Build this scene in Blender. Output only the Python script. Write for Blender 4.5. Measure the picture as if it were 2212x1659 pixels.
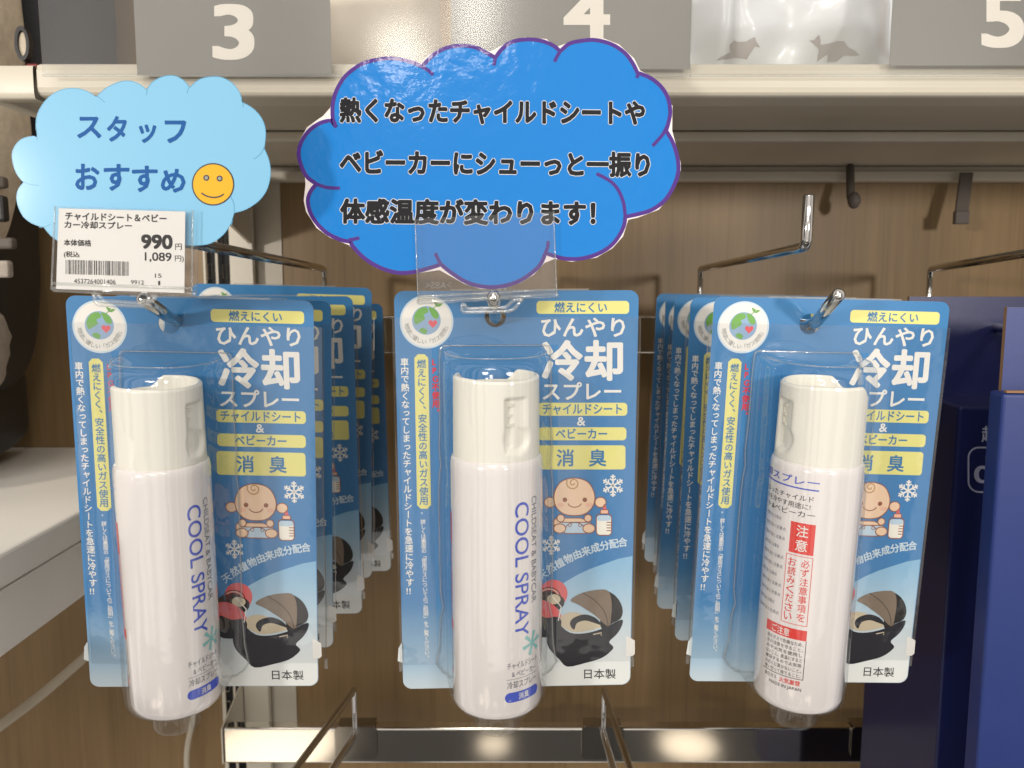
import bpy, bmesh, math, random
from mathutils import Vector, Matrix, Euler

sc = bpy.context.scene
for o in list(bpy.data.objects):
    bpy.data.objects.remove(o)
C = sc.collection
R = math.radians
random.seed(7)

# ------------------------------------------------------------------ camera
Z0 = 1.25                      # height of the lens above the shop floor
PITCH = R(7.0)
FPX = 1850.0                   # focal length in units of a 2212 px wide picture
cam = bpy.data.objects.new('camera', bpy.data.cameras.new('camera'))
C.objects.link(cam)
cam.location = (0, 0, Z0)
cam.rotation_euler = (R(90) - PITCH, 0, 0)
cam.data.sensor_width = 36
cam.data.lens = 36 * FPX / 2212
cam.data.clip_start = 0.02
cam.data.clip_end = 60
cam.data.dof.use_dof = True
cam.data.dof.focus_distance = 0.395
cam.data.dof.aperture_fstop = 18
sc.camera = cam

# ------------------------------------------------------------------ world: dim shop interior all round
w = bpy.data.worlds.new('World'); sc.world = w; w.use_nodes = True
nt = w.node_tree; nt.nodes.clear()
N = nt.nodes.new; L = nt.links.new
tc = N('ShaderNodeTexCoord'); sx = N('ShaderNodeSeparateXYZ'); L(tc.outputs['Generated'], sx.inputs[0])
at = N('ShaderNodeMath'); at.operation = 'ARCTAN2'; L(sx.outputs['X'], at.inputs[0]); L(sx.outputs['Y'], at.inputs[1])
sn = N('ShaderNodeTexNoise'); sn.noise_dimensions = '2D'; sn.inputs['Scale'].default_value = 1.0
sn.inputs['Detail'].default_value = 1.0
cmb = N('ShaderNodeCombineXYZ')
ml = N('ShaderNodeMath'); ml.operation = 'MULTIPLY'; ml.inputs[1].default_value = 3.4; L(at.outputs[0], ml.inputs[0])
ml2 = N('ShaderNodeMath'); ml2.operation = 'MULTIPLY'; ml2.inputs[1].default_value = .06; L(sx.outputs['Z'], ml2.inputs[0])
L(ml.outputs[0], cmb.inputs[0]); L(ml2.outputs[0], cmb.inputs[1]); L(cmb.outputs[0], sn.inputs['Vector'])
rp = N('ShaderNodeValToRGB'); L(sn.outputs['Fac'], rp.inputs[0])
rp.color_ramp.elements[0].position = .42; rp.color_ramp.elements[0].color = (.17, .155, .14, 1)
rp.color_ramp.elements[1].position = .56; rp.color_ramp.elements[1].color = (1.25, 1.17, 1.09, 1)
el = N('ShaderNodeMapRange'); L(sx.outputs['Z'], el.inputs[0])
el.inputs[1].default_value = -.9; el.inputs[2].default_value = .8; el.inputs[3].default_value = .70; el.inputs[4].default_value = 1.0
bg = N('ShaderNodeBackground'); L(rp.outputs[0], bg.inputs[0]); L(el.outputs[0], bg.inputs[1])
wo = N('ShaderNodeOutputWorld'); L(bg.outputs[0], wo.inputs[0])

# ------------------------------------------------------------------ shop ceiling lamps, then spots added for the wall and lower bar
def area(name, loc, target, size, watts, col=(1, .94, .86), size_y=None):
    d = bpy.data.lights.new(name, 'AREA'); d.energy = watts; d.color = col
    d.shape = 'RECTANGLE' if size_y else 'DISK'; d.size = size
    if size_y: d.size_y = size_y
    o = bpy.data.objects.new(name, d); C.objects.link(o); o.location = loc
    o.rotation_euler = (Vector(target) - Vector(loc)).to_track_quat('-Z', 'Y').to_euler()
    return o
def spot(name, loc, target, angle, watts, blend=.4, col=(1, .88, .72), rad=.03):
    d = bpy.data.lights.new(name, 'SPOT'); d.energy = watts; d.color = col
    d.spot_size = R(angle); d.spot_blend = blend; d.shadow_soft_size = rad
    o = bpy.data.objects.new(name, d); C.objects.link(o); o.location = loc
    o.rotation_euler = (Vector(target) - Vector(loc)).to_track_quat('-Z', 'Y').to_euler()
    return o
area('ceiling_lamp', (-.40, -1.35, Z0 + 1.05), (-.02, .45, Z0 - .05), .42, 7.5)
area('ceiling_lamp', (.70, -1.45, Z0 + 1.05), (.1, .5, Z0 - .05), .42, 6.5)
area('ceiling_lamp', (-.27, -1.35, Z0 + .55), (-.02, .45, Z0 - .05), .13, .9)
area('ceiling_lamp', (-.09, -1.35, Z0 + .67), (-.02, .45, Z0 - .05), .09, 1.2, size_y=.26)
area('ceiling_lamp', (-.1, -.35, Z0 + 1.25), (0, .43, Z0 + .1), .25, 2.2)
spot('wall_fill_spot', (.66, -1.1, Z0 + .16), (.34, .70, Z0 + .0), 36, 46, 1.0, (1, .94, .86), .07)  # pair of low fill spots added to brighten the upper wall
spot('wall_fill_spot', (-1.16, -1.1, Z0 + .20), (-.14, .60, Z0 - .01), 32, 62, 1.0, (1, .94, .86), .07)
spot('ceiling_spot', (-.75, -.35, Z0 + 1.2), (-.40, .58, Z0 - .147), 13, 22, .5)
for fx, an, en in ((-.645, 20, 2200), (-.05, 5, 2000), (.475, 9, 2000)):     # added pools of light, only there to be mirrored in the lower bar
    spot('bar_patch_spot', (fx, -.80, 1.0), (fx, -.80, 0), an, en, .15, (1, .9, .74), .01)

sc.view_settings.view_transform = 'Standard'
sc.view_settings.look = 'None'
sc.view_settings.exposure = 0.0
sc.view_settings.gamma = 1.0
sc.view_settings.use_curve_mapping = False
sc.render.engine = 'CYCLES'
sc.cycles.transparent_max_bounces = 40
sc.cycles.max_bounces = 10
sc.cycles.use_denoising = True
sc.cycles.caustics_reflective = False
sc.cycles.caustics_refractive = False

# ------------------------------------------------------------------ measuring
def P(px, py, Y):
    """world point at depth Y seen at (px, py) of the 2212x1659 photograph"""
    dx = (px - 1106) / FPX; dy = (829.5 - py) / FPX
    v = Vector((dx, math.cos(PITCH) + dy * math.sin(PITCH), -math.sin(PITCH) + dy * math.cos(PITCH)))
    v *= Y / v.y
    v.z += Z0
    return v

# ------------------------------------------------------------------ materials
def srgb(r, g, b):
    f = lambda c: (c / 255 / 12.92) if c / 255 <= .04045 else ((c / 255 + .055) / 1.055) ** 2.4
    return (f(r), f(g), f(b), 1)
def mat(name, col, rough=.5, metal=0, coat=0, spec=.5, bump=None, coat_rough=.05, sss=0):
    m = bpy.data.materials.new(name); m.use_nodes = True
    b = m.node_tree.nodes['Principled BSDF']
    b.inputs['Base Color'].default_value = col
    b.inputs['Roughness'].default_value = rough
    b.inputs['Metallic'].default_value = metal
    b.inputs['Coat Weight'].default_value = coat
    b.inputs['Coat Roughness'].default_value = coat_rough
    b.inputs['Specular IOR Level'].default_value = spec
    if bump:
        scale, strength, dist = bump[:3]
        n = m.node_tree.nodes; l = m.node_tree.links
        t = n.new('ShaderNodeTexCoord'); nz = n.new('ShaderNodeTexNoise'); nz.inputs['Scale'].default_value = scale
        nz.inputs['Detail'].default_value = bump[3] if len(bump) > 3 else 3
        l.new(t.outputs['Object'], nz.inputs['Vector'])
        bp = n.new('ShaderNodeBump'); bp.inputs['Strength'].default_value = strength; bp.inputs['Distance'].default_value = dist
        l.new(nz.outputs['Fac'], bp.inputs['Height'])
        l.new(bp.outputs[0], b.inputs['Normal'])
        if coat: l.new(bp.outputs[0], b.inputs['Coat Normal'])
    return m
def vary(m, scale=30, amount=.15, stretch=(1, 1, 1)):
    """slight unevenness of a material's own colour"""
    n = m.node_tree.nodes; l = m.node_tree.links; b = n['Principled BSDF']
    col = tuple(b.inputs['Base Color'].default_value)
    t = n.new('ShaderNodeTexCoord'); mp = n.new('ShaderNodeMapping'); mp.inputs['Scale'].default_value = stretch
    nz = n.new('ShaderNodeTexNoise'); nz.inputs['Scale'].default_value = scale; nz.inputs['Detail'].default_value = 5
    l.new(t.outputs['Object'], mp.inputs[0]); l.new(mp.outputs[0], nz.inputs['Vector'])
    r = n.new('ShaderNodeValToRGB'); l.new(nz.outputs['Fac'], r.inputs[0])
    r.color_ramp.elements[0].position = .3; r.color_ramp.elements[1].position = .7
    r.color_ramp.elements[0].color = tuple(c * (1 - amount) for c in col[:3]) + (1,)
    r.color_ramp.elements[1].color = tuple(min(1, c * (1 + amount)) for c in col[:3]) + (1,)
    l.new(r.outputs[0], b.inputs['Base Color'])
    return m
def clear(name, tint=(.97, .97, .97), rough=.04, ior=1.5, bump=None, boost=1.0, haze=0, edge=.5):
    """thin clear plastic sheet"""
    m = bpy.data.materials.new(name); m.use_nodes = True
    n = m.node_tree.nodes; l = m.node_tree.links; n.clear()
    tr = n.new('ShaderNodeBsdfTransparent'); tr.inputs[0].default_value = tint + (1,)
    gl = n.new('ShaderNodeBsdfGlossy'); gl.inputs['Roughness'].default_value = rough
    fr = n.new('ShaderNodeLayerWeight'); pw = n.new('ShaderNodeMath'); pw.operation = 'POWER'; pw.inputs[1].default_value = 4.5
    l.new(fr.outputs['Facing'], pw.inputs[0])
    mm = n.new('ShaderNodeMapRange'); mm.inputs[3].default_value = .045 * boost; mm.inputs[4].default_value = min(1, edge * boost)
    l.new(pw.outputs[0], mm.inputs[0])
    mx = n.new('ShaderNodeMixShader'); l.new(mm.outputs[0], mx.inputs[0])
    last = tr
    if haze:
        df = n.new('ShaderNodeBsdfDiffuse'); df.inputs[0].default_value = (.8, .8, .8, 1)
        mh = n.new('ShaderNodeMixShader'); mh.inputs[0].default_value = haze
        l.new(tr.outputs[0], mh.inputs[1]); l.new(df.outputs[0], mh.inputs[2]); last = mh
    l.new(last.outputs[0], mx.inputs[1]); l.new(gl.outputs[0], mx.inputs[2])
    if bump:
        t = n.new('ShaderNodeTexCoord'); nz = n.new('ShaderNodeTexNoise'); nz.inputs['Scale'].default_value = bump[0]
        l.new(t.outputs['Object'], nz.inputs['Vector'])
        bp = n.new('ShaderNodeBump'); bp.inputs['Strength'].default_value = bump[1]; bp.inputs['Distance'].default_value = bump[2]
        l.new(nz.outputs['Fac'], bp.inputs['Height']); l.new(bp.outputs[0], gl.inputs['Normal']); l.new(bp.outputs[0], fr.inputs['Normal'])
    o = n.new('ShaderNodeOutputMaterial'); l.new(mx.outputs[0], o.inputs[0])
    return m
def gradient(name, stops, axis='Z', rough=.25, coat=.4):
    """printed colour gradient along a local axis; stops = (coordinate, colour)"""
    m = mat(name, (1, 1, 1, 1), rough, coat=coat)
    n = m.node_tree.nodes; l = m.node_tree.links
    t = n.new('ShaderNodeTexCoord'); s = n.new('ShaderNodeSeparateXYZ'); l.new(t.outputs['Object'], s.inputs[0])
    mr = n.new('ShaderNodeMapRange'); a, b = stops[0][0], stops[-1][0]
    mr.inputs[1].default_value = a; mr.inputs[2].default_value = b
    l.new(s.outputs[axis], mr.inputs[0])
    r = n.new('ShaderNodeValToRGB'); l.new(mr.outputs[0], r.inputs[0]); r.color_ramp.interpolation = 'B_SPLINE'
    while len(r.color_ramp.elements) < len(stops): r.color_ramp.elements.new(.5)
    for e, (p, c) in zip(r.color_ramp.elements, stops):
        e.position = (p - a) / (b - a); e.color = c
    l.new(r.outputs[0], n['Principled BSDF'].inputs['Base Color'])
    return m
def wood_mat():
    m = mat('oak_wood', (1, 1, 1, 1), .42, spec=.35)
    n = m.node_tree.nodes; l = m.node_tree.links; b = n['Principled BSDF']
    t = n.new('ShaderNodeTexCoord')
    def noise(scale, st, det=6, dist=0):
        mp = n.new('ShaderNodeMapping'); mp.inputs['Scale'].default_value = st
        nz = n.new('ShaderNodeTexNoise'); nz.inputs['Scale'].default_value = scale; nz.inputs['Detail'].default_value = det
        nz.inputs['Distortion'].default_value = dist
        l.new(t.outputs['Object'], mp.inputs[0]); l.new(mp.outputs[0], nz.inputs['Vector']); return nz
    broad = noise(9, (1, 1, .22), 4, .6); fine = noise(150, (1, 1, .035), 6); pore = noise(420, (1, 1, .02), 3)
    r = n.new('ShaderNodeValToRGB'); l.new(broad.outputs['Fac'], r.inputs[0])
    for e, p, c in zip(r.color_ramp.elements, (.32, .68), (srgb(131, 107, 73), srgb(153, 127, 91))): e.position = p; e.color = c
    r2 = n.new('ShaderNodeValToRGB'); l.new(fine.outputs['Fac'], r2.inputs[0])
    for e, p, c in zip(r2.color_ramp.elements, (.3, .65), ((.86, .85, .83, 1), (1.03, 1.02, 1, 1))): e.position = p; e.color = c
    r3 = n.new('ShaderNodeValToRGB'); l.new(pore.outputs['Fac'], r3.inputs[0])
    for e, p, c in zip(r3.color_ramp.elements, (.33, .45), ((.84, .82, .78, 1), (1, 1, 1, 1))): e.position = p; e.color = c
    m1 = n.new('ShaderNodeMixRGB'); m1.blend_type = 'MULTIPLY'; m1.inputs[0].default_value = 1
    l.new(r.outputs[0], m1.inputs[1]); l.new(r2.outputs[0], m1.inputs[2])
    m2 = n.new('ShaderNodeMixRGB'); m2.blend_type = 'MULTIPLY'; m2.inputs[0].default_value = .7
    l.new(m1.outputs[0], m2.inputs[1]); l.new(r3.outputs[0], m2.inputs[2]); l.new(m2.outputs[0], b.inputs['Base Color'])
    bp = n.new('ShaderNodeBump'); bp.inputs['Strength'].default_value = .25; bp.inputs['Distance'].default_value = .0004
    l.new(fine.outputs['Fac'], bp.inputs['Height']); l.new(bp.outputs[0], b.inputs['Normal'])
    return m

GL = dict(rough=.3, coat=.25)
BLUE = srgb(56, 123, 181)
M = {
    'wood': wood_mat(),
    'cream': vary(mat('cream_paint', srgb(204, 197, 181), .38, bump=(700, .05, .0002)), 12, .03),
    'grey_paint': vary(mat('grey_beige_paint', srgb(196, 188, 172), .45), 14, .04),
    'white_board': vary(mat('white_board', srgb(238, 235, 228), .4), 8, .04),
    'dark': mat('dark_slot', srgb(14, 13, 13), .7),
    'chrome': vary(mat('chrome', srgb(205, 203, 200), .09, 1), 60, .06),
    'chrome_dark': vary(mat('dark_chrome', srgb(170, 167, 162), .14, 1), 40, .1),
    'bar': mat('polished_bar', srgb(222, 219, 212), .09, 1),
    'clear': clear('clear_acrylic', rough=.03),
    'clear_edge': clear('clear_edge', (.93, .94, .93), .08, 1.5, boost=2.2, haze=.10),
    'sleeve': clear('clear_sleeve', (.95, .95, .94), .13, 1.5, boost=.9, haze=.03),
    'blister': clear('blister_plastic', (.97, .975, .98), .05, 1.5, bump=(75, .16, .0014), boost=1.7, haze=.01, edge=.18),
    'card': gradient('card_print', [(-.0998, srgb(196, 208, 214)), (-.088, srgb(165, 193, 212)), (-.062, srgb(74, 136, 184)), (-.05, BLUE), (.0998, srgb(60, 126, 180))]),
    'card_back': mat('card_stock', srgb(205, 202, 195), .6),
    'card_sky': gradient('card_light_print', [(-.0998, srgb(224, 226, 222)), (-.078, srgb(218, 224, 224)), (-.055, srgb(172, 203, 222)), (-.03, srgb(122, 178, 216))]),
    'white': mat('print_white', srgb(232, 230, 224), **GL),
    'white2': mat('print_soft_white', srgb(196, 214, 226), **GL),
    'yellow': mat('print_yellow', srgb(226, 220, 134), **GL),
    'blue_t': mat('print_blue', srgb(50, 118, 168), **GL),
    'red': mat('print_red', srgb(214, 36, 38), **GL),
    'pink': mat('print_pink', srgb(222, 98, 100), **GL),
    'skin': mat('print_skin', srgb(238, 204, 172), **GL),
    'blush': mat('print_blush', srgb(236, 186, 160), **GL),
    'line': mat('print_brown', srgb(146, 84, 56), **GL),
    'curl': mat('print_curl', srgb(190, 148, 92), **GL),
    'nappy': mat('print_pale_blue', srgb(188, 210, 226), **GL),
    'milk': mat('print_milk', srgb(240, 236, 224), **GL),
    'green': mat('print_green', srgb(112, 168, 82), **GL),
    'globe': mat('print_globe', srgb(142, 172, 204), **GL),
    'heart': mat('print_heart', srgb(226, 84, 96), **GL),
    'grey_t': mat('print_grey', srgb(148, 148, 144), **GL),
    'ink': mat('print_black', srgb(28, 26, 26), **GL),
    'taupe': mat('print_taupe', srgb(128, 112, 96), **GL),
    'navy_ink': mat('print_navy', srgb(30, 30, 38), **GL),
    'beige_p': mat('print_beige', srgb(206, 192, 164), **GL),
    'can': mat('can_white', srgb(232, 226, 223), .2, coat=1, bump=(900, .02, .0001)),
    'cap': mat('cap_ivory', srgb(234, 231, 220), .27, spec=.5),
    'cap_in': mat('cap_nozzle', srgb(220, 217, 205), .35),
    'violet': mat('can_violet_blue', srgb(72, 92, 196), **GL),
    'can_grey': mat('can_grey_print', srgb(120, 122, 130), **GL),
    'teal': mat('can_teal', srgb(136, 196, 192), **GL),
    'can_red': mat('can_red', srgb(222, 62, 54), **GL),
    'sign_pale': mat('sign_pale_blue', srgb(126, 186, 220), .45, spec=.25, coat=.25, coat_rough=.15, bump=(30, .03, .001)),
    'sign_line': mat('sign_thin_line', srgb(70, 148, 186), .35),
    'sign_text': mat('sign_blue_text', srgb(14, 84, 152), .5, spec=.2),
    'smile': mat('smiley_yellow', srgb(230, 174, 42), .5, spec=.2),
    'smile_ink': mat('smiley_ink', srgb(28, 36, 44), .35),
    'sign_paper': mat('sign_white_paper', srgb(236, 226, 224), .5),
    'sign_blue': mat('sign_blue', srgb(0, 122, 204), .5, coat=.55, coat_rough=.10, spec=.12, bump=(95, .22, .0014, 4)),
    'sign_purple': mat('sign_purple', srgb(72, 30, 128), .5, spec=.2, coat=.6, coat_rough=.06, bump=(95, .16, .0012, 4)),
    'sign_ink': mat('sign_ink', srgb(14, 14, 20), .5, spec=.1, coat=.5, coat_rough=.06, bump=(95, .16, .0012, 4)),
    'sign_halo': mat('sign_halo', srgb(214, 218, 222), .4, coat=.5, coat_rough=.06),
    'paper': mat('label_paper', srgb(236, 234, 230), .6),
    'label_ink': mat('label_ink', srgb(26, 22, 26), .7, spec=.15),
    'number_grey': vary(mat('number_card_grey', srgb(124, 122, 118), .5), 20, .03),
    'number_white': mat('number_white', srgb(238, 232, 224), .5),
    'linen': vary(mat('cream_cloth', srgb(214, 203, 186), .85, bump=(40, .3, .004)), 25, .05),
    'bag': mat('white_film', srgb(218, 222, 228), .3, coat=.3, bump=(22, .35, .006)),
    'bag_print': mat('bag_grey_print', srgb(172, 167, 166), .4),
    'navy': vary(mat('navy_board', srgb(24, 31, 82), .36, bump=(260, .08, .0004)), 18, .1),
    'indigo': vary(mat('indigo_board', srgb(28, 48, 112), .42, bump=(260, .08, .0004)), 18, .08),
    'kraft': mat('kraft_edge', srgb(142, 108, 76), .8),
    'box_print': mat('box_silver_print', srgb(168, 172, 196), .4),
    'pad': vary(mat('beige_padding', srgb(208, 196, 176), .9, bump=(500, .4, .0012)), 120, .12),
    'pad_grey': vary(mat('grey_padding', srgb(160, 152, 142), .9, bump=(500, .4, .0012)), 120, .12),
    'shell': mat('black_shell', srgb(26, 25, 27), .45),
    'cloth_dark': mat('charcoal_cloth', srgb(44, 44, 48), .9, bump=(400, .4, .001)),
    'dark_form': mat('dark_grey_form', srgb(92, 84, 78), .6),  # for the shadow shapes under the shelf and for the seat buckle
    'cord': mat('white_cord', srgb(196, 186, 168), .5),
    'floor': vary(mat('added_floor_patch', srgb(38, 35, 32), .6), 3, .08),
    'red_plastic': mat('red_plastic', srgb(120, 34, 34), .4),
}

# ------------------------------------------------------------------ building blocks
class MB:
    """collects polygons in several materials and links them as one mesh object"""
    def __init__(s): s.v = []; s.f = []; s.m = []; s.sm = []; s.mats = []
    def mi(s, key):
        if key not in s.mats: s.mats.append(key)
        return s.mats.index(key)
    def add(s, verts, faces, key, smooth=False):
        b = len(s.v); s.v += [tuple(v) for v in verts]; k = s.mi(key)
        for f in faces: s.f.append(tuple(b + i for i in f)); s.m.append(k); s.sm.append(smooth)
    def box(s, x0, x1, y0, y1, z0, z1, key):
        s.add([(x, y, z) for x in (x0, x1) for y in (y0, y1) for z in (z0, z1)],
              [(0, 1, 3, 2), (4, 6, 7, 5), (0, 4, 5, 1), (2, 3, 7, 6), (0, 2, 6, 4), (1, 5, 7, 3)], key)
    def grid(s, fn, nu, nv, key, smooth=True, wrap=False):
        vs = [fn(i / nu, j / nv) for j in range(nv + 1) for i in range(nu + (0 if wrap else 1))]
        c = nu if wrap else nu + 1
        fs = []
        for j in range(nv):
            for i in range(nu):
                i2 = (i + 1) % c
                fs.append((j * c + i, j * c + i2, (j + 1) * c + i2, (j + 1) * c + i))
        s.add(vs, fs, key, smooth)
    def lathe(s, prof, key, seg=48, cx=0, cy=0, smooth=True):
        n = len(prof); vs = []; fs = []
        for r, z in prof:
            for i in range(seg):
                a = 2 * math.pi * i / seg; vs.append((cx + r * math.sin(a), cy - r * math.cos(a), z))
        for j in range(n - 1):
            for i in range(seg):
                i2 = (i + 1) % seg; fs.append((j * seg + i, j * seg + i2, (j + 1) * seg + i2, (j + 1) * seg + i))
        s.add(vs, fs, key, smooth)
    def tube(s, pts, r, key, seg=12, fillet=0):
        pts = [Vector(p) for p in pts]
        if fillet:
            q = [pts[0]]
            for a, b, c in zip(pts, pts[1:], pts[2:]):
                d1 = (a - b); d2 = (c - b); k = min(fillet, d1.length * .45, d2.length * .45)
                p1 = b + d1.normalized() * k; p2 = b + d2.normalized() * k
                for t in range(7):
                    u = t / 6; q.append(p1.lerp(b, u).lerp(b.lerp(p2, u), u))
            q.append(pts[-1]); pts = q
        rings = []; up = None
        for i, p in enumerate(pts):
            t = (pts[min(i + 1, len(pts) - 1)] - pts[max(i - 1, 0)]).normalized()
            if up is None: up = t.orthogonal().normalized()
            up = (up - t * up.dot(t)).normalized(); sd = t.cross(up)
            rr = r if not callable(r) else r(i / (len(pts) - 1))
            rings.append([p + (up * math.cos(2 * math.pi * k / seg) + sd * math.sin(2 * math.pi * k / seg)) * rr for k in range(seg)])
        rr = r if not callable(r) else r(0)
        t0 = (pts[0] - pts[1]).normalized(); t1 = (pts[-1] - pts[-2]).normalized()
        c0, c1 = pts[0], pts[-1]
        rings = [[c0 + (v - c0) * .6 + t0 * rr * .45 for v in rings[0]]] + rings + [[c1 + (v - c1) * .6 + t1 * rr * .45 for v in rings[-1]]]
        vs = [v for g in rings for v in g]; fs = []
        for j in range(len(rings) - 1):
            for k in range(seg):
                k2 = (k + 1) % seg; fs.append((j * seg + k, j * seg + k2, (j + 1) * seg + k2, (j + 1) * seg + k))
        fs.append(tuple(range(seg))[::-1]); fs.append(tuple((len(rings) - 1) * seg + k for k in range(seg)))
        s.add(vs, fs, key, True)
    def plate(s, outer, y0, y1, key, holes=(), back=None, side=None):
        """flat sheet in the XZ plane from y0 (front) to y1 (back), with holes"""
        bm = bmesh.new(); edges = []; loops = [outer] + list(holes)
        for lp in loops:
            vs = [bm.verts.new((x, 0, z)) for x, z in lp]
            edges += [bm.edges.new((vs[i], vs[(i + 1) % len(vs)])) for i in range(len(vs))]
        bmesh.ops.triangle_fill(bm, use_beauty=True, use_dissolve=False, edges=edges)
        bm.verts.index_update()
        tri = []
        for f in bm.faces:
            idx = [v.index for v in f.verts]
            if f.normal.y > 0: idx.reverse()
            tri.append(idx)
        pts = [(v.co.x, v.co.z) for v in bm.verts]; bm.free()
        s.add([(x, y0, z) for x, z in pts], tri, key)
        s.add([(x, y1, z) for x, z in pts], [t[::-1] for t in tri], back or key)
        for lp in loops:
            n = len(lp)
            s.add([(x, y0, z) for x, z in lp] + [(x, y1, z) for x, z in lp],
                  [(i, (i + 1) % n, n + (i + 1) % n, n + i) for i in range(n)], side or back or key)
    def build(s, name, parent=None, loc=None, rot=None):
        me = bpy.data.meshes.new(name); me.from_pydata(s.v, [], s.f)
        for k in s.mats: me.materials.append(M[k])
        me.polygons.foreach_set('material_index', s.m); me.polygons.foreach_set('use_smooth', s.sm)
        me.update()
        o = bpy.data.objects.new(name, me); C.objects.link(o)
        if parent: o.parent = parent
        if loc is not None: o.location = loc
        if rot is not None: o.rotation_euler = rot
        return o
def bevel(o, width=.001, seg=2):
    b = o.modifiers.new('bevel', 'BEVEL'); b.width = width; b.segments = seg; b.limit_method = 'ANGLE'
    return o
def tag(o, label, cat, group=None, kind=None):
    o['label'] = label; o['category'] = cat
    if group: o['group'] = group
    if kind: o['kind'] = kind
    return o
def thing(name, label, cat, loc=(0, 0, 0), rot=(0, 0, 0), group=None):
    o = bpy.data.objects.new(name, None); C.objects.link(o); o.location = loc; o.rotation_euler = rot
    o.empty_display_size = .02
    return tag(o, label, cat, group)
def structure(o):
    o['kind'] = 'structure'; return o
def rrect(x0, z0, x1, z1, r, n=6):
    pts = []
    for cx, cz, a in ((x1 - r, z1 - r, 0), (x0 + r, z1 - r, 90), (x0 + r, z0 + r, 180), (x1 - r, z0 + r, 270)):
        for i in range(n + 1):
            t = R(a + 90 * i / n); pts.append((cx + r * math.cos(t), cz + r * math.sin(t)))
    return pts
def disc(cx, cz, r, n=24, rz=None):
    rz = rz or r
    return [(cx + r * math.cos(2 * math.pi * i / n), cz + rz * math.sin(2 * math.pi * i / n)) for i in range(n)]
def smooth_loop(pts, n=4, closed=True):
    out = []; k = len(pts)
    for i in range(k if closed else k - 1):
        g = lambda j: Vector(pts[j % k]) if closed else Vector(pts[max(0, min(k - 1, j))])
        p0, p1, p2, p3 = g(i - 1), g(i), g(i + 1), g(i + 2)
        for t in range(n):
            u = t / n
            q = .5 * (2 * p1 + (p2 - p0) * u + (2 * p0 - 5 * p1 + 4 * p2 - p3) * u * u + (3 * p1 - p0 - 3 * p2 + p3) * u ** 3)
            out.append((q.x, q.y))
    if not closed: out.append(tuple(pts[-1]))
    return out

# lettering: glyph outlines of Blender's own font turned into flat faces
_txt = {}
_tc = bpy.data.curves.new('lettering', 'FONT'); _tc.resolution_u = 2; _tc.fill_mode = 'FRONT'
_to = bpy.data.objects.new('lettering', _tc); C.objects.link(_to)
def glyphs(s, bold=0.0):
    k = (s, bold)
    if k not in _txt:
        _tc.body = s; _tc.offset = bold; _tc.resolution_u = 6 if s.isascii() else 2
        dg = bpy.context.evaluated_depsgraph_get(); dg.update()
        me = bpy.data.meshes.new_from_object(_to.evaluated_get(dg))
        vs = [(v.co.x, v.co.y) for v in me.vertices]; fs = [tuple(p.vertices) for p in me.polygons]
        xs = [v[0] for v in vs]; ys = [v[1] for v in vs]
        _txt[k] = (vs, fs, min(xs), max(xs), min(ys), max(ys))
        bpy.data.meshes.remove(me)
    return _txt[k]

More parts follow.
